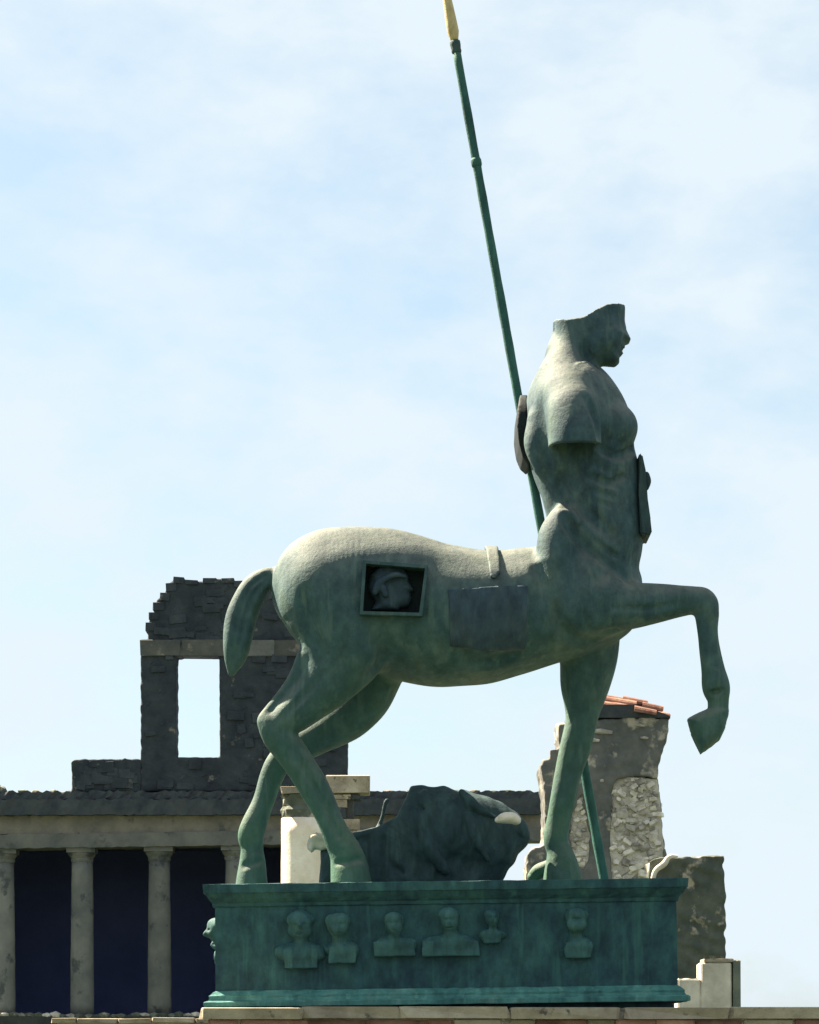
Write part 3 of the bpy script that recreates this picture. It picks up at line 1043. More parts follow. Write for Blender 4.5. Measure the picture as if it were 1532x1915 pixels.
# ------------------------------------------------------------------ bronze plinth
PZ0 = top                                   # underside
PZ1 = W(800, 1648, DS - 0.72).z             # top
pl = empty('bronze_plinth', (W(835, 1870).x, DS, PZ0))
tag(pl, 'long teal green bronze plinth with cornice and portrait busts in relief', 'plinth')
ROLL = math.radians(-0.75)                  # the plinth has settled: its right end sits a little higher
PY = 0.66                                   # half depth of the die
def px_x(px, y): return (px - CX) * (DS + y) / F
bx0, bx1 = px_x(404, -PY), px_x(1268, -PY)
pcx = (bx0 + bx1) / 2
Hp = PZ1 - PZ0
def ring_profile(prof, name, mat, seed=0):
    """moulding swept round the four sides: prof = (overhang, z)"""
    bm = bmesh.new()
    rr = random.Random(seed)
    def side(n, a, b):
        return [a + (b - a) * i / n for i in range(n)]
    loop = [(t, 0) for t in side(60, 0, 1)] + [(t, 1) for t in side(16, 0, 1)] + [(t, 2) for t in side(60, 0, 1)] + [(t, 3) for t in side(16, 0, 1)]
    rows = []
    for o_, z in prof:
        x0, x1, y0, y1 = bx0 - o_, bx1 + o_, DS - PY - o_, DS + PY + o_
        row = []
        for t, s_ in loop:
            p = ((x0 + (x1 - x0) * t, y0), (x1, y0 + (y1 - y0) * t), (x1 + (x0 - x1) * t, y1), (x0, y1 + (y0 - y1) * t))[s_]
            row.append(bm.verts.new((p[0] + rr.uniform(-1, 1) * .003, p[1] + rr.uniform(-1, 1) * .003, z + rr.uniform(-1, 1) * .002)))
        rows.append(row)
    n = len(loop)
    for a, b in zip(rows[:-1], rows[1:]):
        for i in range(n):
            bm.faces.new((a[i], a[(i + 1) % n], b[(i + 1) % n], b[i]))
    bm.faces.new(rows[0][::-1]); bm.faces.new(rows[-1])
    return bm_mesh(bm, name)
def tilt(me):
    """settle the plinth about its centre"""
    me.transform(Matrix.Translation((pcx, DS, PZ0)) @ Matrix.Rotation(ROLL, 4, 'Y') @ Matrix.Translation((-pcx, -DS, -PZ0)))
    return me
zb = PZ0 + 0.028
me = tilt(ring_profile([(0.0, zb + 0.12), (0.0, PZ1 - 0.165)], 'die', M['teal'], 1))
link('die', me, M['teal'], pl)
me = tilt(ring_profile([(0.0, PZ1 - 0.1645), (0.012, PZ1 - 0.16), (0.016, PZ1 - 0.135), (0.028, PZ1 - 0.125), (0.045, PZ1 - 0.105), (0.066, PZ1 - 0.072), (0.070, PZ1 - 0.066), (0.078, PZ1 - 0.064), (0.082, PZ1 - 0.004), (0.078, PZ1)], 'cornice', M['teal'], 2))
link('cornice', me, M['teal'], pl)
me = tilt(ring_profile([(0.078, zb), (0.084, zb + 0.004), (0.086, zb + 0.034), (0.074, zb + 0.043), (0.055, zb + 0.047), (0.046, zb + 0.066), (0.048, zb + 0.082), (0.035, zb + 0.092), (0.018, zb + 0.108), (0.0, zb + 0.1195)], 'base_moulding', M['verdigris'], 3))
link('base_moulding', me, M['verdigris'], pl)
bm = bmesh.new(); add_box(bm, bx0 + 0.03, bx1 - 0.03, DS - PY + 0.05, DS + PY - 0.05, PZ0 - 0.04, zb + 0.03)
link('foot', tilt(bm_mesh(bm, 'foot')), M['dark_bronze'], pl)

def bust(px0, px1, py0, py1, style, seed, left_face=False):
    """generic antique portrait bust in high relief"""
    d = DS - PY
    w0, w1 = W(px0, py1, d), W(px1, py0, d)
    cx = (w0.x + w1.x) / 2; ww = w1.x - w0.x; hh = w1.z - w0.z
    h = 0.0065
    if left_face: y = DS
    s = Sculpt((cx - ww * 0.75, DS - PY - 0.16, w0.z - 0.04), (cx + ww * 0.75, DS - PY + 0.05, w1.z + 0.04), h)
    yf = DS - PY
    rr = random.Random(seed)
    hz = w0.z + hh * 0.72
    hx = cx + style.get('dx', 0) * ww
    s.ball((hx, yf - 0.03, hz), (hh * 0.20, 0.085, hh * 0.25), 0.01)                       # head
    s.ball((hx, yf - 0.085, hz - hh * 0.02), (hh * 0.035, 0.045, hh * 0.085), 0.015)        # nose
    s.ball((hx, yf - 0.025, hz + hh * 0.10), (hh * 0.225, 0.088, hh * 0.16), 0.008)          # hair
    for e in (-1, 1):
        s.ball((hx + e * hh * 0.085, yf - 0.112, hz + hh * 0.02), (hh * 0.05, 0.016, hh * 0.025), 0.012, sub=True)
    s.ball((hx, yf - 0.108, hz - hh * 0.145), (hh * 0.08, 0.02, hh * 0.014), 0.005, sub=True)
    s.ball((hx, yf, w0.z + hh * 0.46), (hh * 0.13, 0.07, hh * 0.14), 0.02)                  # neck
    sh = style.get('sh', 1.0)
    s.ball((cx, yf + 0.005, w0.z + hh * 0.26), (ww * 0.5 * sh, 0.075, hh * 0.19), 0.02)       # shoulders
    # squared-off chest
    sl = s.box((cx - ww * style.get('cw', 0.3), yf - 0.06, w0.z), (cx + ww * style.get('cw', 0.3), yf + 0.03, w0.z + hh * 0.3), 0.02)
    x = s.ax[0][sl[0]][:, None, None]; yv = s.ax[1][sl[1]][None, :, None]; z = s.ax[2][sl[2]][None, None, :]
    f = np.maximum(np.maximum(np.abs(x - cx) - ww * style.get('cw', 0.3), np.abs(yv - yf) - 0.058), np.abs(z - (w0.z + hh * 0.16)) - hh * 0.16)
    s.blend(sl, f.astype(np.float32), 0.015)
    s.warp(0.006, 45, seed)
    # cut flat at the bottom
    zz = s.ax[2][None, None, :]
    s.v = np.maximum(s.v, (w0.z - zz).astype(np.float32))
    me = s.mesh('relief_bust')
    if left_face:
        me.transform(Matrix.Translation((bx0, 0, 0)) @ Matrix.Rotation(math.radians(-90), 4, 'Z') @ Matrix.Translation((-cx, -(DS - PY), 0)))
        me.transform(Matrix.Translation((0.045, left_face, 0)))
    tilt(me)
    return link('relief_bust', me, M['relief'], pl, True)
bust(516, 612, 1697, 1808, {'cw': 0.33, 'sh': 1.0}, 1)
bust(606, 678, 1702, 1800, {'cw': 0.34, 'dx': -0.1, 'sh': 0.95}, 2)
bust(700, 778, 1704, 1788, {'cw': 0.5, 'sh': 1.0}, 3)
bust(790, 900, 1697, 1789, {'cw': 0.48, 'sh': 1.0, 'dx': -0.02}, 4)
bust(896, 950, 1702, 1766, {'cw': 0.3, 'sh': 1.0}, 5)
bust(1054, 1112, 1700, 1796, {'cw': 0.42, 'sh': 0.9, 'dx': -0.06}, 6)
bust(420, 500, 1705, 1805, {'cw': 0.36, 'sh': 1.0}, 7, left_face=DS - 0.38)
bust(420, 500, 1735, 1800, {'cw': 0.36, 'sh': 1.0}, 8, left_face=DS + 0.25)

# ------------------------------------------------------------------ the bronze centaur
FLOOR = PZ1
st = empty('centaur_statue', (W(800, 1645).x, DS, FLOOR))
tag(st, 'weathered green bronze centaur statue striding with one foreleg raised on the plinth', 'statue')

lo = W(398, 1660); hi = W(1385, 555)
sc = Sculpt((lo.x - 0.05, DS - 0.80, FLOOR - 0.02), (hi.x + 0.05, DS + 0.80, hi.z), 0.0105)
# from here the grid's y is measured from the statue's axis
_oy = sc.ax[1] - DS
sc.ax[1] = _oy.astype(np.float32)
sc.lo = sc.lo - np.array([0, DS, 0])
# trunk
sc.limb([(618, 1100, 110, 0, 1.0), (680, 1112, 126, 0, 0.98), (740, 1130, 134, 0, 0.94), (800, 1148, 133, 0, 0.95), (860, 1154, 128, 0, 0.98),
         (920, 1151, 121, 0, 1.0), (980, 1140, 113, 0, 1.03), (1040, 1128, 108, 0, 1.0), (1090, 1120, 100, 0, 0.98), (1112, 1115, 92, 0, 0.95)], 0.0)
# human torso
sc.limb([(1108, 1110, 80, 0, 1.1), (1112, 1060, 80, 0, 1.1), (1113, 1010, 89, 0, 1.05), (1113, 960, 89, 0, 1.0), (1104, 905, 95, 0, 1.02), (1090, 855, 99, 0, 1.12),
         (1083, 810, 100, 0, 1.2), (1074, 768, 90, 0, 1.25), (1064, 733, 70, 0, 1.25), (1061, 705, 48, 0, 1.1), (1070, 672, 42, 0, 1.0), (1074, 640, 38, 0, 1.0)], 0.06)
# shoulders, near arm stump cut flat, far arm stump
for sy, cutz, slp in ((-1, 838, 0.07), (1, 842, 0.0)):
    dd = DS + sy * 0.50
    zc = W(1075, cutz, dd).z
    x0 = W(1025, cutz, dd).x
    sc.limb3([(1062, 742, 40, sy * 0.30), (1070, 764, 50, sy * 0.42), (1074, 800, 51, sy * 0.49), (1075, 860, 49, sy * 0.50)], 0.035, below=(zc, x0, slp))
sc.limb3([(1076, 905, 40, -0.50), (1075, 840, 40, -0.50), (1074, 800, 34, -0.48)], 0.0, sub=True)
# trapezius from neck to shoulder, armpit hollow
for sy in (-1, 1):
    sc.limb3([(1064, 668, 36, sy * 0.05), (1060, 705, 44, sy * 0.16), (1064, 738, 46, sy * 0.30)], 0.09)
    sc.limb3([(1136, 790, 4, sy * 0.50), (1136, 812, 10, sy * 0.46), (1131, 836, 9, sy * 0.43)], 0.04, sub=True)
    sc.limb3([(1010, 800, 3, sy * 0.46), (1010, 822, 8, sy * 0.43), (1016, 846, 8, sy * 0.42)], 0.04, sub=True)
# pectoral, shoulder blade, obliques, hip crest of the human half
sc.ball((*[W(1150, 800, DS - 0.2).x], -0.22, W(1150, 800, DS - 0.2).z), (0.17, 0.20, 0.17), 0.05)
sc.ball((*[W(1150, 800, DS + 0.2).x], 0.22, W(1150, 800, DS + 0.2).z), (0.17, 0.20, 0.17), 0.05)
sc.limb3([(1010, 790, 22, -0.20), (1006, 830, 26, -0.22), (1018, 870, 20, -0.22)], 0.05)
sc.limb3([(1010, 790, 22, 0.20), (1006, 830, 26, 0.22), (1018, 870, 20, 0.22)], 0.05)
for sy in (-1, 1):
    sc.limb3([(1062, 985, 40, sy * 0.26), (1048, 1012, 42, sy * 0.27), (1040, 1050, 34, sy * 0.30)], 0.05)
    sc.limb3([(1085, 880, 4, sy * .40), (1130, 905, 5, sy * .37), (1165, 890, 4, sy * .30)], 0.03, sub=True)
    sc.limb3([(1095, 925, 4, sy * .39), (1140, 945, 5, sy * .35)], 0.03, sub=True)
    sc.limb3([(1090, 985, 4, sy * .38), (1110, 1010, 5, sy * .38), (1150, 1040, 4, sy * .32)], 0.03, sub=True)
# raised near foreleg
NF = -0.24
sc.limb([(1060, 1090, 70, NF + .06), (1105, 1125, 66, NF), (1160, 1132, 48, NF), (1215, 1130, 38, NF), (1262, 1124, 29, NF), (1300, 1122, 25, NF), (1318, 1130, 24, NF)], 0.06, 0.85)
sc.limb([(1312, 1124, 25, NF), (1322, 1145, 22, NF), (1325, 1180, 19, NF), (1329, 1220, 21, NF), (1334, 1255, 22, NF), (1339, 1285, 25, NF), (1343, 1308, 20, NF), (1343, 1335, 20, NF)], 0.02, 0.85)
sc.puff([(1285, 1345), (1308, 1332), (1322, 1326), (1345, 1318), (1363, 1328), (1357, 1362), (1346, 1384), (1310, 1412), (1293, 1376)], NF, 0.085, 0.10, 0.012)
# standing far foreleg
FF = 0.24
sc.limb([(1095, 1170, 66, FF), (1099, 1225, 55, FF), (1094, 1275, 46, FF), (1088, 1340, 32, FF), (1073, 1405, 29, FF), (1059, 1465, 25, FF), (1047, 1525, 23, FF),
         (1041, 1568, 25, FF), (1046, 1592, 23, FF), (1053, 1615, 27, FF)], 0.05, 0.9)
sc.limb([(1048, 1590, 24, FF), (1051, 1612, 29, FF), (1053, 1640, 35, FF), (1054, 1670, 39, FF)], 0.012, 0.95)
# near hind leg
NH = -0.25
sc.limb([(628, 1120, 104, NH + .08), (650, 1185, 86, NH + .02), (640, 1235, 68, NH), (606, 1280, 50, NH), (568, 1318, 40, NH), (535, 1345, 33, NH), (514, 1362, 28, NH)], 0.07, 0.85)
sc.limb([(505, 1352, 24, NH), (520, 1376, 30, NH), (545, 1410, 30, NH), (575, 1455, 28, NH), (600, 1500, 26, NH), (622, 1545, 25, NH), (640, 1582, 27, NH), (648, 1603, 26, NH)], 0.02, 0.85)
sc.limb([(646, 1590, 27, NH), (652, 1612, 32, NH), (656, 1640, 37, NH), (657, 1675, 40, NH)], 0.012, 0.95)
sc.limb([(585, 1225, 26, NH), (556, 1264, 15, NH), (530, 1298, 12, NH), (494, 1341, 13, NH), (500, 1358, 16, NH)], 0.03, 1.0)     # tendon to the point of the hock
# far hind leg
FH = 0.25
sc.limb([(690, 1190, 90, FH - .06), (694, 1262, 58, FH), (672, 1318, 47, FH), (625, 1358, 40, FH), (580, 1385, 33, FH), (545, 1408, 27, FH)], 0.06, 0.85)
sc.limb([(552, 1392, 25, FH), (525, 1422, 24, FH), (508, 1455, 21, FH), (492, 1500, 20, FH), (474, 1545, 22, FH), (468, 1566, 22, FH), (471, 1590, 19, FH), (471, 1612, 21, FH)], 0.02, 0.85)
sc.limb([(470, 1596, 20, FH), (471, 1615, 25, FH), (470, 1640, 29, FH), (470, 1670, 32, FH)], 0.012, 0.95)
# haunch and flank modelling
sc.limb([(700, 1190, 3, -0.50), (712, 1235, 8, -0.44), (690, 1275, 7, -0.40)], 0.05, sub=True)
sc.limb([(985, 1060, 5, -0.48), (1000, 1120, 8, -0.48), (1020, 1190, 5, -0.42)], 0.05, sub=True)
sc.limb([(1060, 1210, 5, -0.40), (1110, 1195, 8, -0.36), (1150, 1180, 6, -0.30)], 0.04, sub=True)
# belly sheath line and chest notch
sc.limb([(1180, 1085, 18, 0), (1165, 1110, 30, 0), (1150, 1140, 30, 0)], 0.04)
# tail
sc.limb([(548, 1080, 26, 0), (520, 1075, 17, 0), (495, 1083, 20, 0), (472, 1107, 25, 0), (455, 1146, 28, 0), (445, 1190, 28, 0), (439, 1224, 21, 0), (433, 1258, 6, 0)], 0.02, 0.85)
for pts_ in ([(496, 1076), (466, 1100), (446, 1146), (436, 1196), (436, 1232)], [(500, 1085), (476, 1110), (460, 1150), (450, 1196), (444, 1226)]):
    sc.crease(pts_, 6, 3, .02)
# head, cut away above the brow
headp = [(1040, 668), (1037, 640), (1036, 600), (1030, 560), (1050, 520), (1100, 500), (1150, 515), (1166, 550), (1169, 575), (1170, 600), (1174, 620), (1182, 637), (1179, 643), (1170, 646),
         (1171, 654), (1166, 658), (1167, 663), (1160, 669), (1159, 680), (1151, 686), (1128, 685), (1117, 690), (1111, 700), (1108, 712), (1060, 712)]
cutp = [(1000, 602), (1036, 602), (1060, 605), (1085, 604), (1100, 598), (1115, 588), (1130, 580), (1150, 576), (1168, 573), (1200, 570), (1200, 740), (1000, 740)]
sc.puff(headp, 0.0, 0.17, 0.205, 0.03, cut=cutp)
for sy in (-1, 1):
    sc.ball((W(1163, 657).x, sy * 0.05, W(1163, 657).z), (0.035, 0.06, 0.007), 0.01, sub=True)
    sc.ball((W(1138, 640).x, sy * 0.15, W(1138, 640).z), (0.07, 0.05, 0.06), 0.05)
# jaw line
for sy in (-1, 1):
    sc.limb([(1112, 690, 3, sy * 0.15), (1098, 676, 5, sy * 0.19), (1092, 655, 3, sy * 0.20)], 0.05, sub=True)
# coronets
for cx_, cy_, w_ in ((651, 1608, 24), (471, 1612, 18)):
    sc.crease([(cx_ - w_, cy_ + 5), (cx_, cy_ + 2), (cx_ + w_, cy_ - 3)], 7, 2.2, .02)
# muscle lines
for pts, r_, dp, kk in (
        ([(724, 1200), (716, 1240), (690, 1275), (650, 1312), (610, 1340)], 14, 6, .03),
        ([(566, 1110), (572, 1170), (596, 1226)], 16, 4, .05),
        ([(604, 1258), (566, 1302), (530, 1340)], 9, 4, .02),
        ([(1006, 1060), (1030, 1130), (1066, 1192), (1112, 1204)], 14, 5, .04),
        ([(1128, 1066), (1112, 1100), (1122, 1150)], 14, 4, .04),
        ([(1150, 1136), (1215, 1138), (1276, 1128)], 9, 4, .02),
        ([(1128, 840), (1158, 852), (1186, 840)], 10, 6, .02),
        ([(1058, 890), (1092, 950), (1148, 1000)], 14, 5, .04),
        ([(1056, 962), (1088, 1014), (1138, 1052), (1176, 1078)], 12, 6, .03),
        ([(1034, 846), (1046, 896), (1058, 940)], 14, 6, .04),
        ([(1110, 866), (1146, 884)], 8, 4, .02), ([(1112, 892), (1152, 908)], 8, 4, .02), ([(1114, 918), (1152, 932)], 8, 3, .02),
        ([(1100, 742), (1118, 786), (1122, 815)], 10, 4, .03),
        ([(1092, 640), (1100, 668), (1126, 686)], 9, 5, .03),
        ([(545, 1400), (600, 1492), (634, 1562)], 8, 4, .02),
        ([(1333, 1160), (1338, 1245)], 7, 3, .015),
        ([(1090, 1320), (1072, 1400), (1054, 1490)], 8, 3, .02),
        ([(640, 1345), (590, 1382)], 10, 4, .03),
        ([(520, 1362), (508, 1378)], 8, -4, .02),
        ([(860, 1225), (900, 1245), (960, 1232)], 16, 4, .05),
        ([(1310, 1285), (1330, 1296), (1352, 1290)], 6, 3, .012)):
    sc.crease(pts, r_, dp, kk)
# saddle cloth and girth strap as raised bronze sheets
sc.warp(0.006, 14, 5)
def sheet(pxpoly, y0, y1, amount, name):
    """a bronze sheet lying on the body inside an outline"""
    y = 0.5 * (y0 + y1)
    P = [(W(a, b, DS + y).x, W(a, b, DS + y).z) for a, b in pxpoly]
    A = np.array(P)
    sl = sc.box((A[:, 0].min(), y0, A[:, 1].min()), (A[:, 0].max(), y1, A[:, 1].max()), 0.08)
    q = Sculpt((0, 0, 0), (1, 1, 1), 1.0)
    q.h = sc.h
    q.ax = [sc.ax[i][sl[i]] for i in range(3)]
    q.lo = np.array([a_[0] for a_ in q.ax], float)
    q.n = np.array([len(a_) for a_ in q.ax])
    yy = q.ax[1][None, :, None]
    full = tuple(slice(0, n_) for n_ in q.n)
    reg = np.maximum(q.poly_sd(P, full)[:, None, :], np.maximum(y0 - yy, yy - y1))
    q.v = np.maximum(np.maximum(sc.v[sl] - amount, -sc.v[sl] - 0.03), reg).astype(np.float32)
    me = q.mesh(name)
    me.transform(Matrix.Translation((0, DS, 0)))
    return me
me_cloth = sheet([(838, 1104), (842, 1207), (905, 1215), (985, 1211), (987, 1094), (930, 1096)], -0.78, -0.15, 0.014, 'saddle_cloth')
me_strap = sheet([(906, 1018), (931, 1018), (932, 1090), (922, 1101), (914, 1098)], -0.62, 0.62, 0.030, 'girth_strap')
# window in the flank
sc.slab([(683, 1052), (797, 1060), (786, 1149), (676, 1148)], -0.75, -0.34, sub=True)
# rest on the plinth
zz = sc.ax[2][None, None, :]
sc.v = np.maximum(sc.v, (FLOOR - zz).astype(np.float32))
me = sc.mesh('centaur_body')
me.transform(Matrix.Translation((0, DS, 0)))
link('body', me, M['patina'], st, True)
link('saddle_cloth', me_cloth, M['cloth'], st, True)
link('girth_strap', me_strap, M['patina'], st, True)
del sc

# frame and relief head in the flank window
fr = [(679, 1049), (801, 1058), (790, 1154), (673, 1151)]
def quad_frame(pts, d, bar, y_top, y_bot, depth):
    bm = bmesh.new()
    c = np.mean(pts, 0)
    outer = []; inner = []
    def v3(px, py, back):
        w = W(px, py, d)
        t = (py - 1049) / (1154 - 1049)
        return (w.x, y_top + (y_bot - y_top) * t + back, w.z)
    O0 = []; O1 = []; I0 = []; I1 = []
    for p in pts:
        q = (p[0] + bar * (1 if p[0] < c[0] else -1), p[1] + bar * (1 if p[1] < c[1] else -1))
        O0.append(bm.verts.new(v3(*p, 0))); O1.append(bm.verts.new(v3(*p, depth)))
        I0.append(bm.verts.new(v3(*q, 0))); I1.append(bm.verts.new(v3(*q, depth)))
    for i in range(4):
        j = (i + 1) % 4
        bm.faces.new((O0[i], O0[j], I0[j], I0[i])); bm.faces.new((O1[i], I1[i], I1[j], O1[j]))
        bm.faces.new((O0[i], O1[i], O1[j], O0[j])); bm.faces.new((I0[i], I0[j], I1[j], I1[i]))
    return bm_mesh(bm, 'frame')
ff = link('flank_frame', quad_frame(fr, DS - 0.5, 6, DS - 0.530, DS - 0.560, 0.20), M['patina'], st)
s = Sculpt((W(676, 1150).x - .02, -0.60, W(676, 1152).z - .02), (W(800, 1050).x + .02, -0.15, W(800, 1048).z + .02), 0.009)
s.puff([(690, 1149), (702, 1128), (690, 1105), (692, 1078), (706, 1062), (730, 1056), (752, 1060), (764, 1076), (766, 1090), (777, 1106), (768, 1110), (772, 1120), (765, 1134), (748, 1139), (744, 1149)], -0.37, 0.07, 0.10, 0.0)
s.limb3([(750, 1088, 4, -0.50), (764, 1090, 4, -0.46)], 0.012, sub=True)
s.limb3([(754, 1121, 2, -0.49), (768, 1119, 2, -0.45)], 0.008, sub=True)
s.limb3([(700, 1108, 4, -0.49), (712, 1088, 5, -0.50), (738, 1075, 4, -0.50), (758, 1078, 3, -0.48)], 0.012)
s.limb3([(718, 1100, 4, -0.50), (722, 1112, 4, -0.50)], 0.01)
s.limb3([(712, 1135, 3, -0.49), (728, 1128, 4, -0.50), (744, 1136, 3, -0.48)], 0.012, sub=True)
s.warp(0.006, 40, 3)
me = s.mesh('relief_head'); me.transform(Matrix.Translation((0, DS, 0)))
link('relief_head', me, M['cloth'], ff, True)

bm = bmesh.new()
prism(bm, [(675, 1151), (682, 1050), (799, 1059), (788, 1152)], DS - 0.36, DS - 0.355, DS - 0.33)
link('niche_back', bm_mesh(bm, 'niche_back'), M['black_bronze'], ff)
# chest plaque with its boss
bm = bmesh.new()
pp = [(1193, 853), (1199, 856), (1205, 885), (1209, 940), (1214, 975), (1217, 1003), (1210, 1008), (1196, 1004), (1192, 930)]
prism(bm, pp, DS - 0.1, DS - 0.24, DS + 0.16)
bmesh.ops.bevel(bm, geom=list(bm.edges), offset=0.012, segments=2, affect='EDGES')
cp = link('chest_plaque', bm_mesh(bm, 'chest_plaque'), M['dark_bronze'], st)
s = Sculpt((W(1190, 925).x, -0.20, W(1190, 925).z), (W(1225, 878).x, 0.02, W(1225, 878).z), 0.008)
s.limb([(1209, 888, 6, -0.09), (1210, 900, 8, -0.09), (1208, 912, 6, -0.09)], 0.0, 1.2)
me = s.mesh('boss'); me.transform(Matrix.Translation((0, DS, 0)))
link('boss', me, M['dark_bronze'], cp, True)

# ------------------------------------------------------------------ spear leaning through the far arm, and small shield on the back
SPY = 0.47
def tube(pts, radii, segs=14):
    bm = bmesh.new()
    rings = []
    n = len(pts)
    for i, (p, r) in enumerate(zip(pts, radii)):
        d = (pts[min(i + 1, n - 1)] - pts[max(i - 1, 0)]).normalized()
        u = d.cross(Vector((0, 1, 0))).normalized(); v = d.cross(u)
        rings.append([bm.verts.new(p + (u * math.cos(2 * math.pi * k / segs) + v * math.sin(2 * math.pi * k / segs)) * r) for k in range(segs)])
    for a, b in zip(rings[:-1], rings[1:]):
        for k in range(segs):
            bm.faces.new((a[k], a[(k + 1) % segs], b[(k + 1) % segs], b[k]))
    bm.faces.new(rings[0][::-1]); bm.faces.new(rings[-1])
    return bm
dS = DS + SPY
m_ = dS / F
foot = W(1131, 1650, dS); foot.z = FLOOR
spe = empty('spear', foot)
tag(spe, 'tall thin green spear with a gilded point leaning behind the centaur', 'spear')
def along(py):
    return W(852 + (py - 85) * (1131 - 852) / (1650 - 85), py, dS)
ys = [1652] + [1640 - k * 31 for k in range(51)]
pts = [along(y) for y in ys]; pts[0].z = FLOOR
rr = random.Random(9)
shaft_r = [ (9.2 - 1.2 * (1650 - y) / 1565) * m_ * (1 + rr.uniform(-.05, .05)) for y in ys]
link('shaft', bm_mesh(tube(pts, shaft_r), 'shaft'), M['spear_green'], spe, True)
link('collar', bm_mesh(tube([along(y) for y in (100, 96, 92, 84, 78, 76)], [k * m_ for k in (8.2, 9.5, 9, 10, 10, 8)]), 'collar'), M['dark_bronze'], spe, True)
link('collar', bm_mesh(tube([along(y) for y in (312, 308, 300, 296)], [k * m_ for k in (8.6, 10, 10, 8.6)]), 'collar'), M['spear_green'], spe, True)
tip = bm_mesh(tube([along(y) for y in (79, 72, 60, 40, 10, -30, -70, -100)], [k * m_ for k in (6, 8, 11, 10.5, 9, 6.5, 3.5, 0.6)]), 'spearhead')
link('spearhead', tip, M['gold'], spe, True)

s = Sculpt((W(955, 890).x, -0.35, W(955, 895).z), (W(1010, 720).x, 0.75, W(1010, 720).z), 0.011)
c = W(984, 806)
sh = [(977, 730), (970, 752), (965, 785), (964, 815), (968, 845), (975, 866), (986, 880), (990, 872), (985, 850), (983, 800), (986, 740), (982, 733)]
SY = 0.20
P = [(W(a, b_, DS + SY).x, W(a, b_, DS + SY).z) for a, b_ in sh]
sl = tuple(slice(0, n) for n in s.n)
sd = s.poly_sd(P, sl)
zz = s.ax[2][None, None, :]; yv = s.ax[1][None, :, None]
rad = np.sqrt(((zz - c.z) / 0.305) ** 2 + ((yv - SY) / 0.34) ** 2)
bow = 0.07 * ((yv - SY) / 0.34) ** 2
s.v = np.maximum(sd[:, None, :] + 0 * yv, (rad - 1) * 0.3).astype(np.float32) + np.float32(0)
me = s.mesh('shield'); me.transform(Matrix.Translation((0, DS, 0)))
o = link('shield', me, M['black_bronze'], None, True)
tag(o, 'small dark oval shield seen edge on against the back of the statue', 'shield')

# ------------------------------------------------------------------ broken bronzes lying on the plinth between the legs
s = Sculpt((W(640, 1660).x, -0.30, FLOOR - 0.02), (W(1010, 1455).x, 0.80, W(1010, 1450).z), 0.013)
BY = 0.18
s.limb([(672, 1600, 40, BY), (720, 1590, 52, BY), (775, 1560, 78, BY), (825, 1550, 82, BY), (872, 1560, 76, BY), (905, 1575, 66, BY)], 0.0, 0.9)
s.limb([(690, 1640, 34, BY), (760, 1632, 60, BY), (830, 1630, 60, BY), (900, 1632, 40, BY)], 0.05, 0.9)
s.limb([(778, 1505, 34, BY), (815, 1500, 34, BY), (850, 1500, 32, BY), (880, 1520, 34, BY)], 0.04, 1.2)
s.limb([(880, 1530, 46, BY), (920, 1548, 46, BY), (955, 1556, 36, BY), (968, 1565, 24, BY)], 0.04, 1.0)
s.limb([(660, 1565, 8, BY - .1), (700, 1556, 10, BY - .1), (745, 1548, 16, BY - .1), (775, 1530, 16, BY - .05)], 0.02, 1.2)
s.limb([(706, 1546, 4, BY), (714, 1530, 4, BY), (719, 1510, 4, BY), (724, 1500, 6, BY)], 0.01, 1.2)
s.limb([(730, 1518, 5, BY), (748, 1513, 6, BY), (770, 1505, 8, BY)], 0.02, 1.0)
s.limb([(850, 1640, 60, BY), (890, 1630, 46, BY), (905, 1650, 30, BY)], 0.03, 0.9)
# folds and breaks
for k, (a, b_, dep) in enumerate((((765, 1520), (820, 1630), .30), ((868, 1510), (900, 1610), .27), ((715, 1572), (765, 1640), .19), ((850, 1480), (915, 1530), .24), ((780, 1480), (800, 1520), .22))):
    mx_, my_ = (a[0] + b_[0]) / 2 - 12, (a[1] + b_[1]) / 2
    s.limb3([(a[0], a[1], 5, BY - dep), (mx_, my_, 10, BY - dep - 0.03), (b_[0], b_[1], 5, BY - dep)], 0.025, sub=True)
    s.limb3([(a[0] + 14, a[1] + 2, 6, BY - dep + .03), (mx_ + 16, my_, 10, BY - dep + 0.01), (b_[0] + 14, b_[1], 6, BY - dep + .03)], 0.03)
s.slab([(755, 1450), (752, 1478), (772, 1474), (800, 1480), (830, 1473), (856, 1476), (862, 1450)], -0.4, 0.9, sub=True)
s.warp(0.004, 44, 17)
s.warp(0.014, 13, 11)
s.slab([(630, 1430), (768, 1430), (766, 1478), (757, 1500), (742, 1532), (705, 1550), (630, 1557)], -0.4, 0.9, 0.02, sub=True)
s.limb([(700, 1562, 5, BY), (714, 1532, 4, BY), (720, 1505, 4, BY), (724, 1498, 5, BY)], 0.015, 1.2)
s.v = np.maximum(s.v, (FLOOR - s.ax[2][None, None, :]).astype(np.float32))
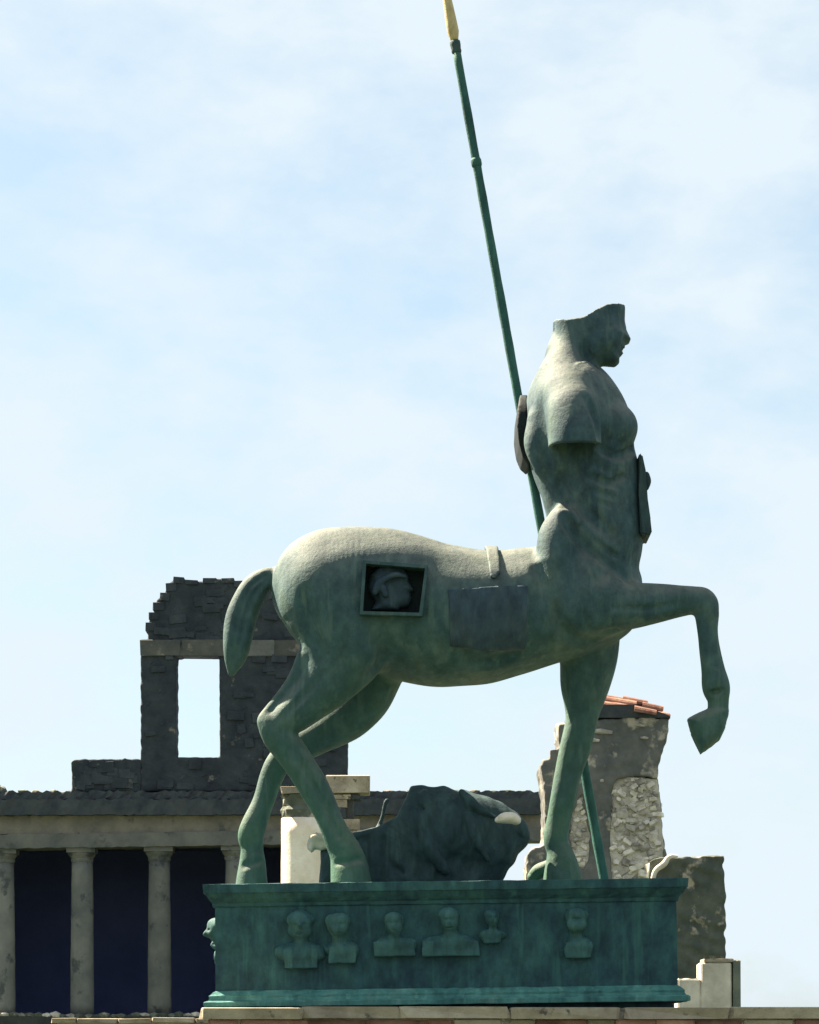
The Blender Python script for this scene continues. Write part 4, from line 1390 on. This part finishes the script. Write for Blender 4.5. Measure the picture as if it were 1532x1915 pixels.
# flat break across the top
s.v = np.maximum(s.v, (s.ax[2][None, None, :] - W(800, 1468, DS + BY).z + 0 * s.ax[0][:, None, None]).astype(np.float32))
bf = empty('bronze_fragment', (W(820, 1645).x, DS + BY, FLOOR))
tag(bf, 'large dark broken bronze torso fragment lying on the plinth between the legs', 'sculpture fragment')
me = s.mesh('torso'); me.transform(Matrix.Translation((0, DS, 0)))
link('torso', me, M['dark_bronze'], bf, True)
s = Sculpt((W(905, 1565).x, -0.55, W(905, 1565).z), (W(990, 1500).x, 0.2, W(990, 1500).z), 0.008)
s.limb([(930, 1534, 5, -0.16), (943, 1530, 10, -0.18), (957, 1530, 11, -0.18), (966, 1534, 9, -0.16)], 0.0, 1.8)
me = s.mesh('knob'); me.transform(Matrix.Translation((0, DS, 0)))
k = link('sunlit_knob', me, M['marble'], bf, True)  # cream material imitates sunlight on this spot
k['label'] = 'knob coloured cream to stand for a sunlit spot'

s = Sculpt((W(560, 1660).x, -0.20, FLOOR - 0.02), (W(660, 1530).x, 0.40, W(660, 1530).z), 0.009)
TY = 0.05
bs = empty('bronze_stump', (W(614, 1645).x, DS + TY, FLOOR))
tag(bs, 'small upright bronze stump with its top painted sunlit cream behind the near hind hoof', 'sculpture fragment')
s.puff([(599, 1590), (634, 1588), (637, 1630), (640, 1675), (593, 1675), (598, 1630)], TY, 0.06, 0.09, 0.0)
s.warp(0.006, 40, 5)
s.v = np.maximum(s.v, (FLOOR - s.ax[2][None, None, :]).astype(np.float32))
me = s.mesh('stump'); me.transform(Matrix.Translation((0, DS, 0)))
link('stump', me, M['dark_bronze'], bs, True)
s = Sculpt((W(560, 1610).x, -0.20, W(560, 1612).z), (W(660, 1530).x, 0.40, W(660, 1530).z), 0.009)
s.puff([(575, 1572), (579, 1561), (592, 1556), (612, 1561), (624, 1573), (620, 1588), (602, 1592), (590, 1588), (584, 1597), (576, 1590)], TY, 0.045, 0.09, 0.0)
s.warp(0.007, 45, 6)
me = s.mesh('sunlit_pale_top'); me.transform(Matrix.Translation((0, DS, 0)))
link('sunlit_pale_top', me, M['marble_grey'], bs, True)  # pale material paints the sunlight onto the stump's top
# chipped block behind the standing hoof
s = Sculpt((W(985, 1660).x, 0.0, FLOOR - 0.02), (W(1060, 1590).x, 0.7, W(1060, 1590).z), 0.009)
s.limb([(996, 1640, 10, .38), (1008, 1630, 14, .36), (1024, 1622, 13, .34), (1030, 1616, 10, .34)], 0.0, 1.3)
s.v = np.maximum(s.v, (FLOOR - s.ax[2][None, None, :]).astype(np.float32))
me = s.mesh('foot_fragment'); me.transform(Matrix.Translation((0, DS, 0)))
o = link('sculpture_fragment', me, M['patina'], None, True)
tag(o, 'small pale foot shaped bronze fragment behind the standing foreleg hoof', 'sculpture fragment')
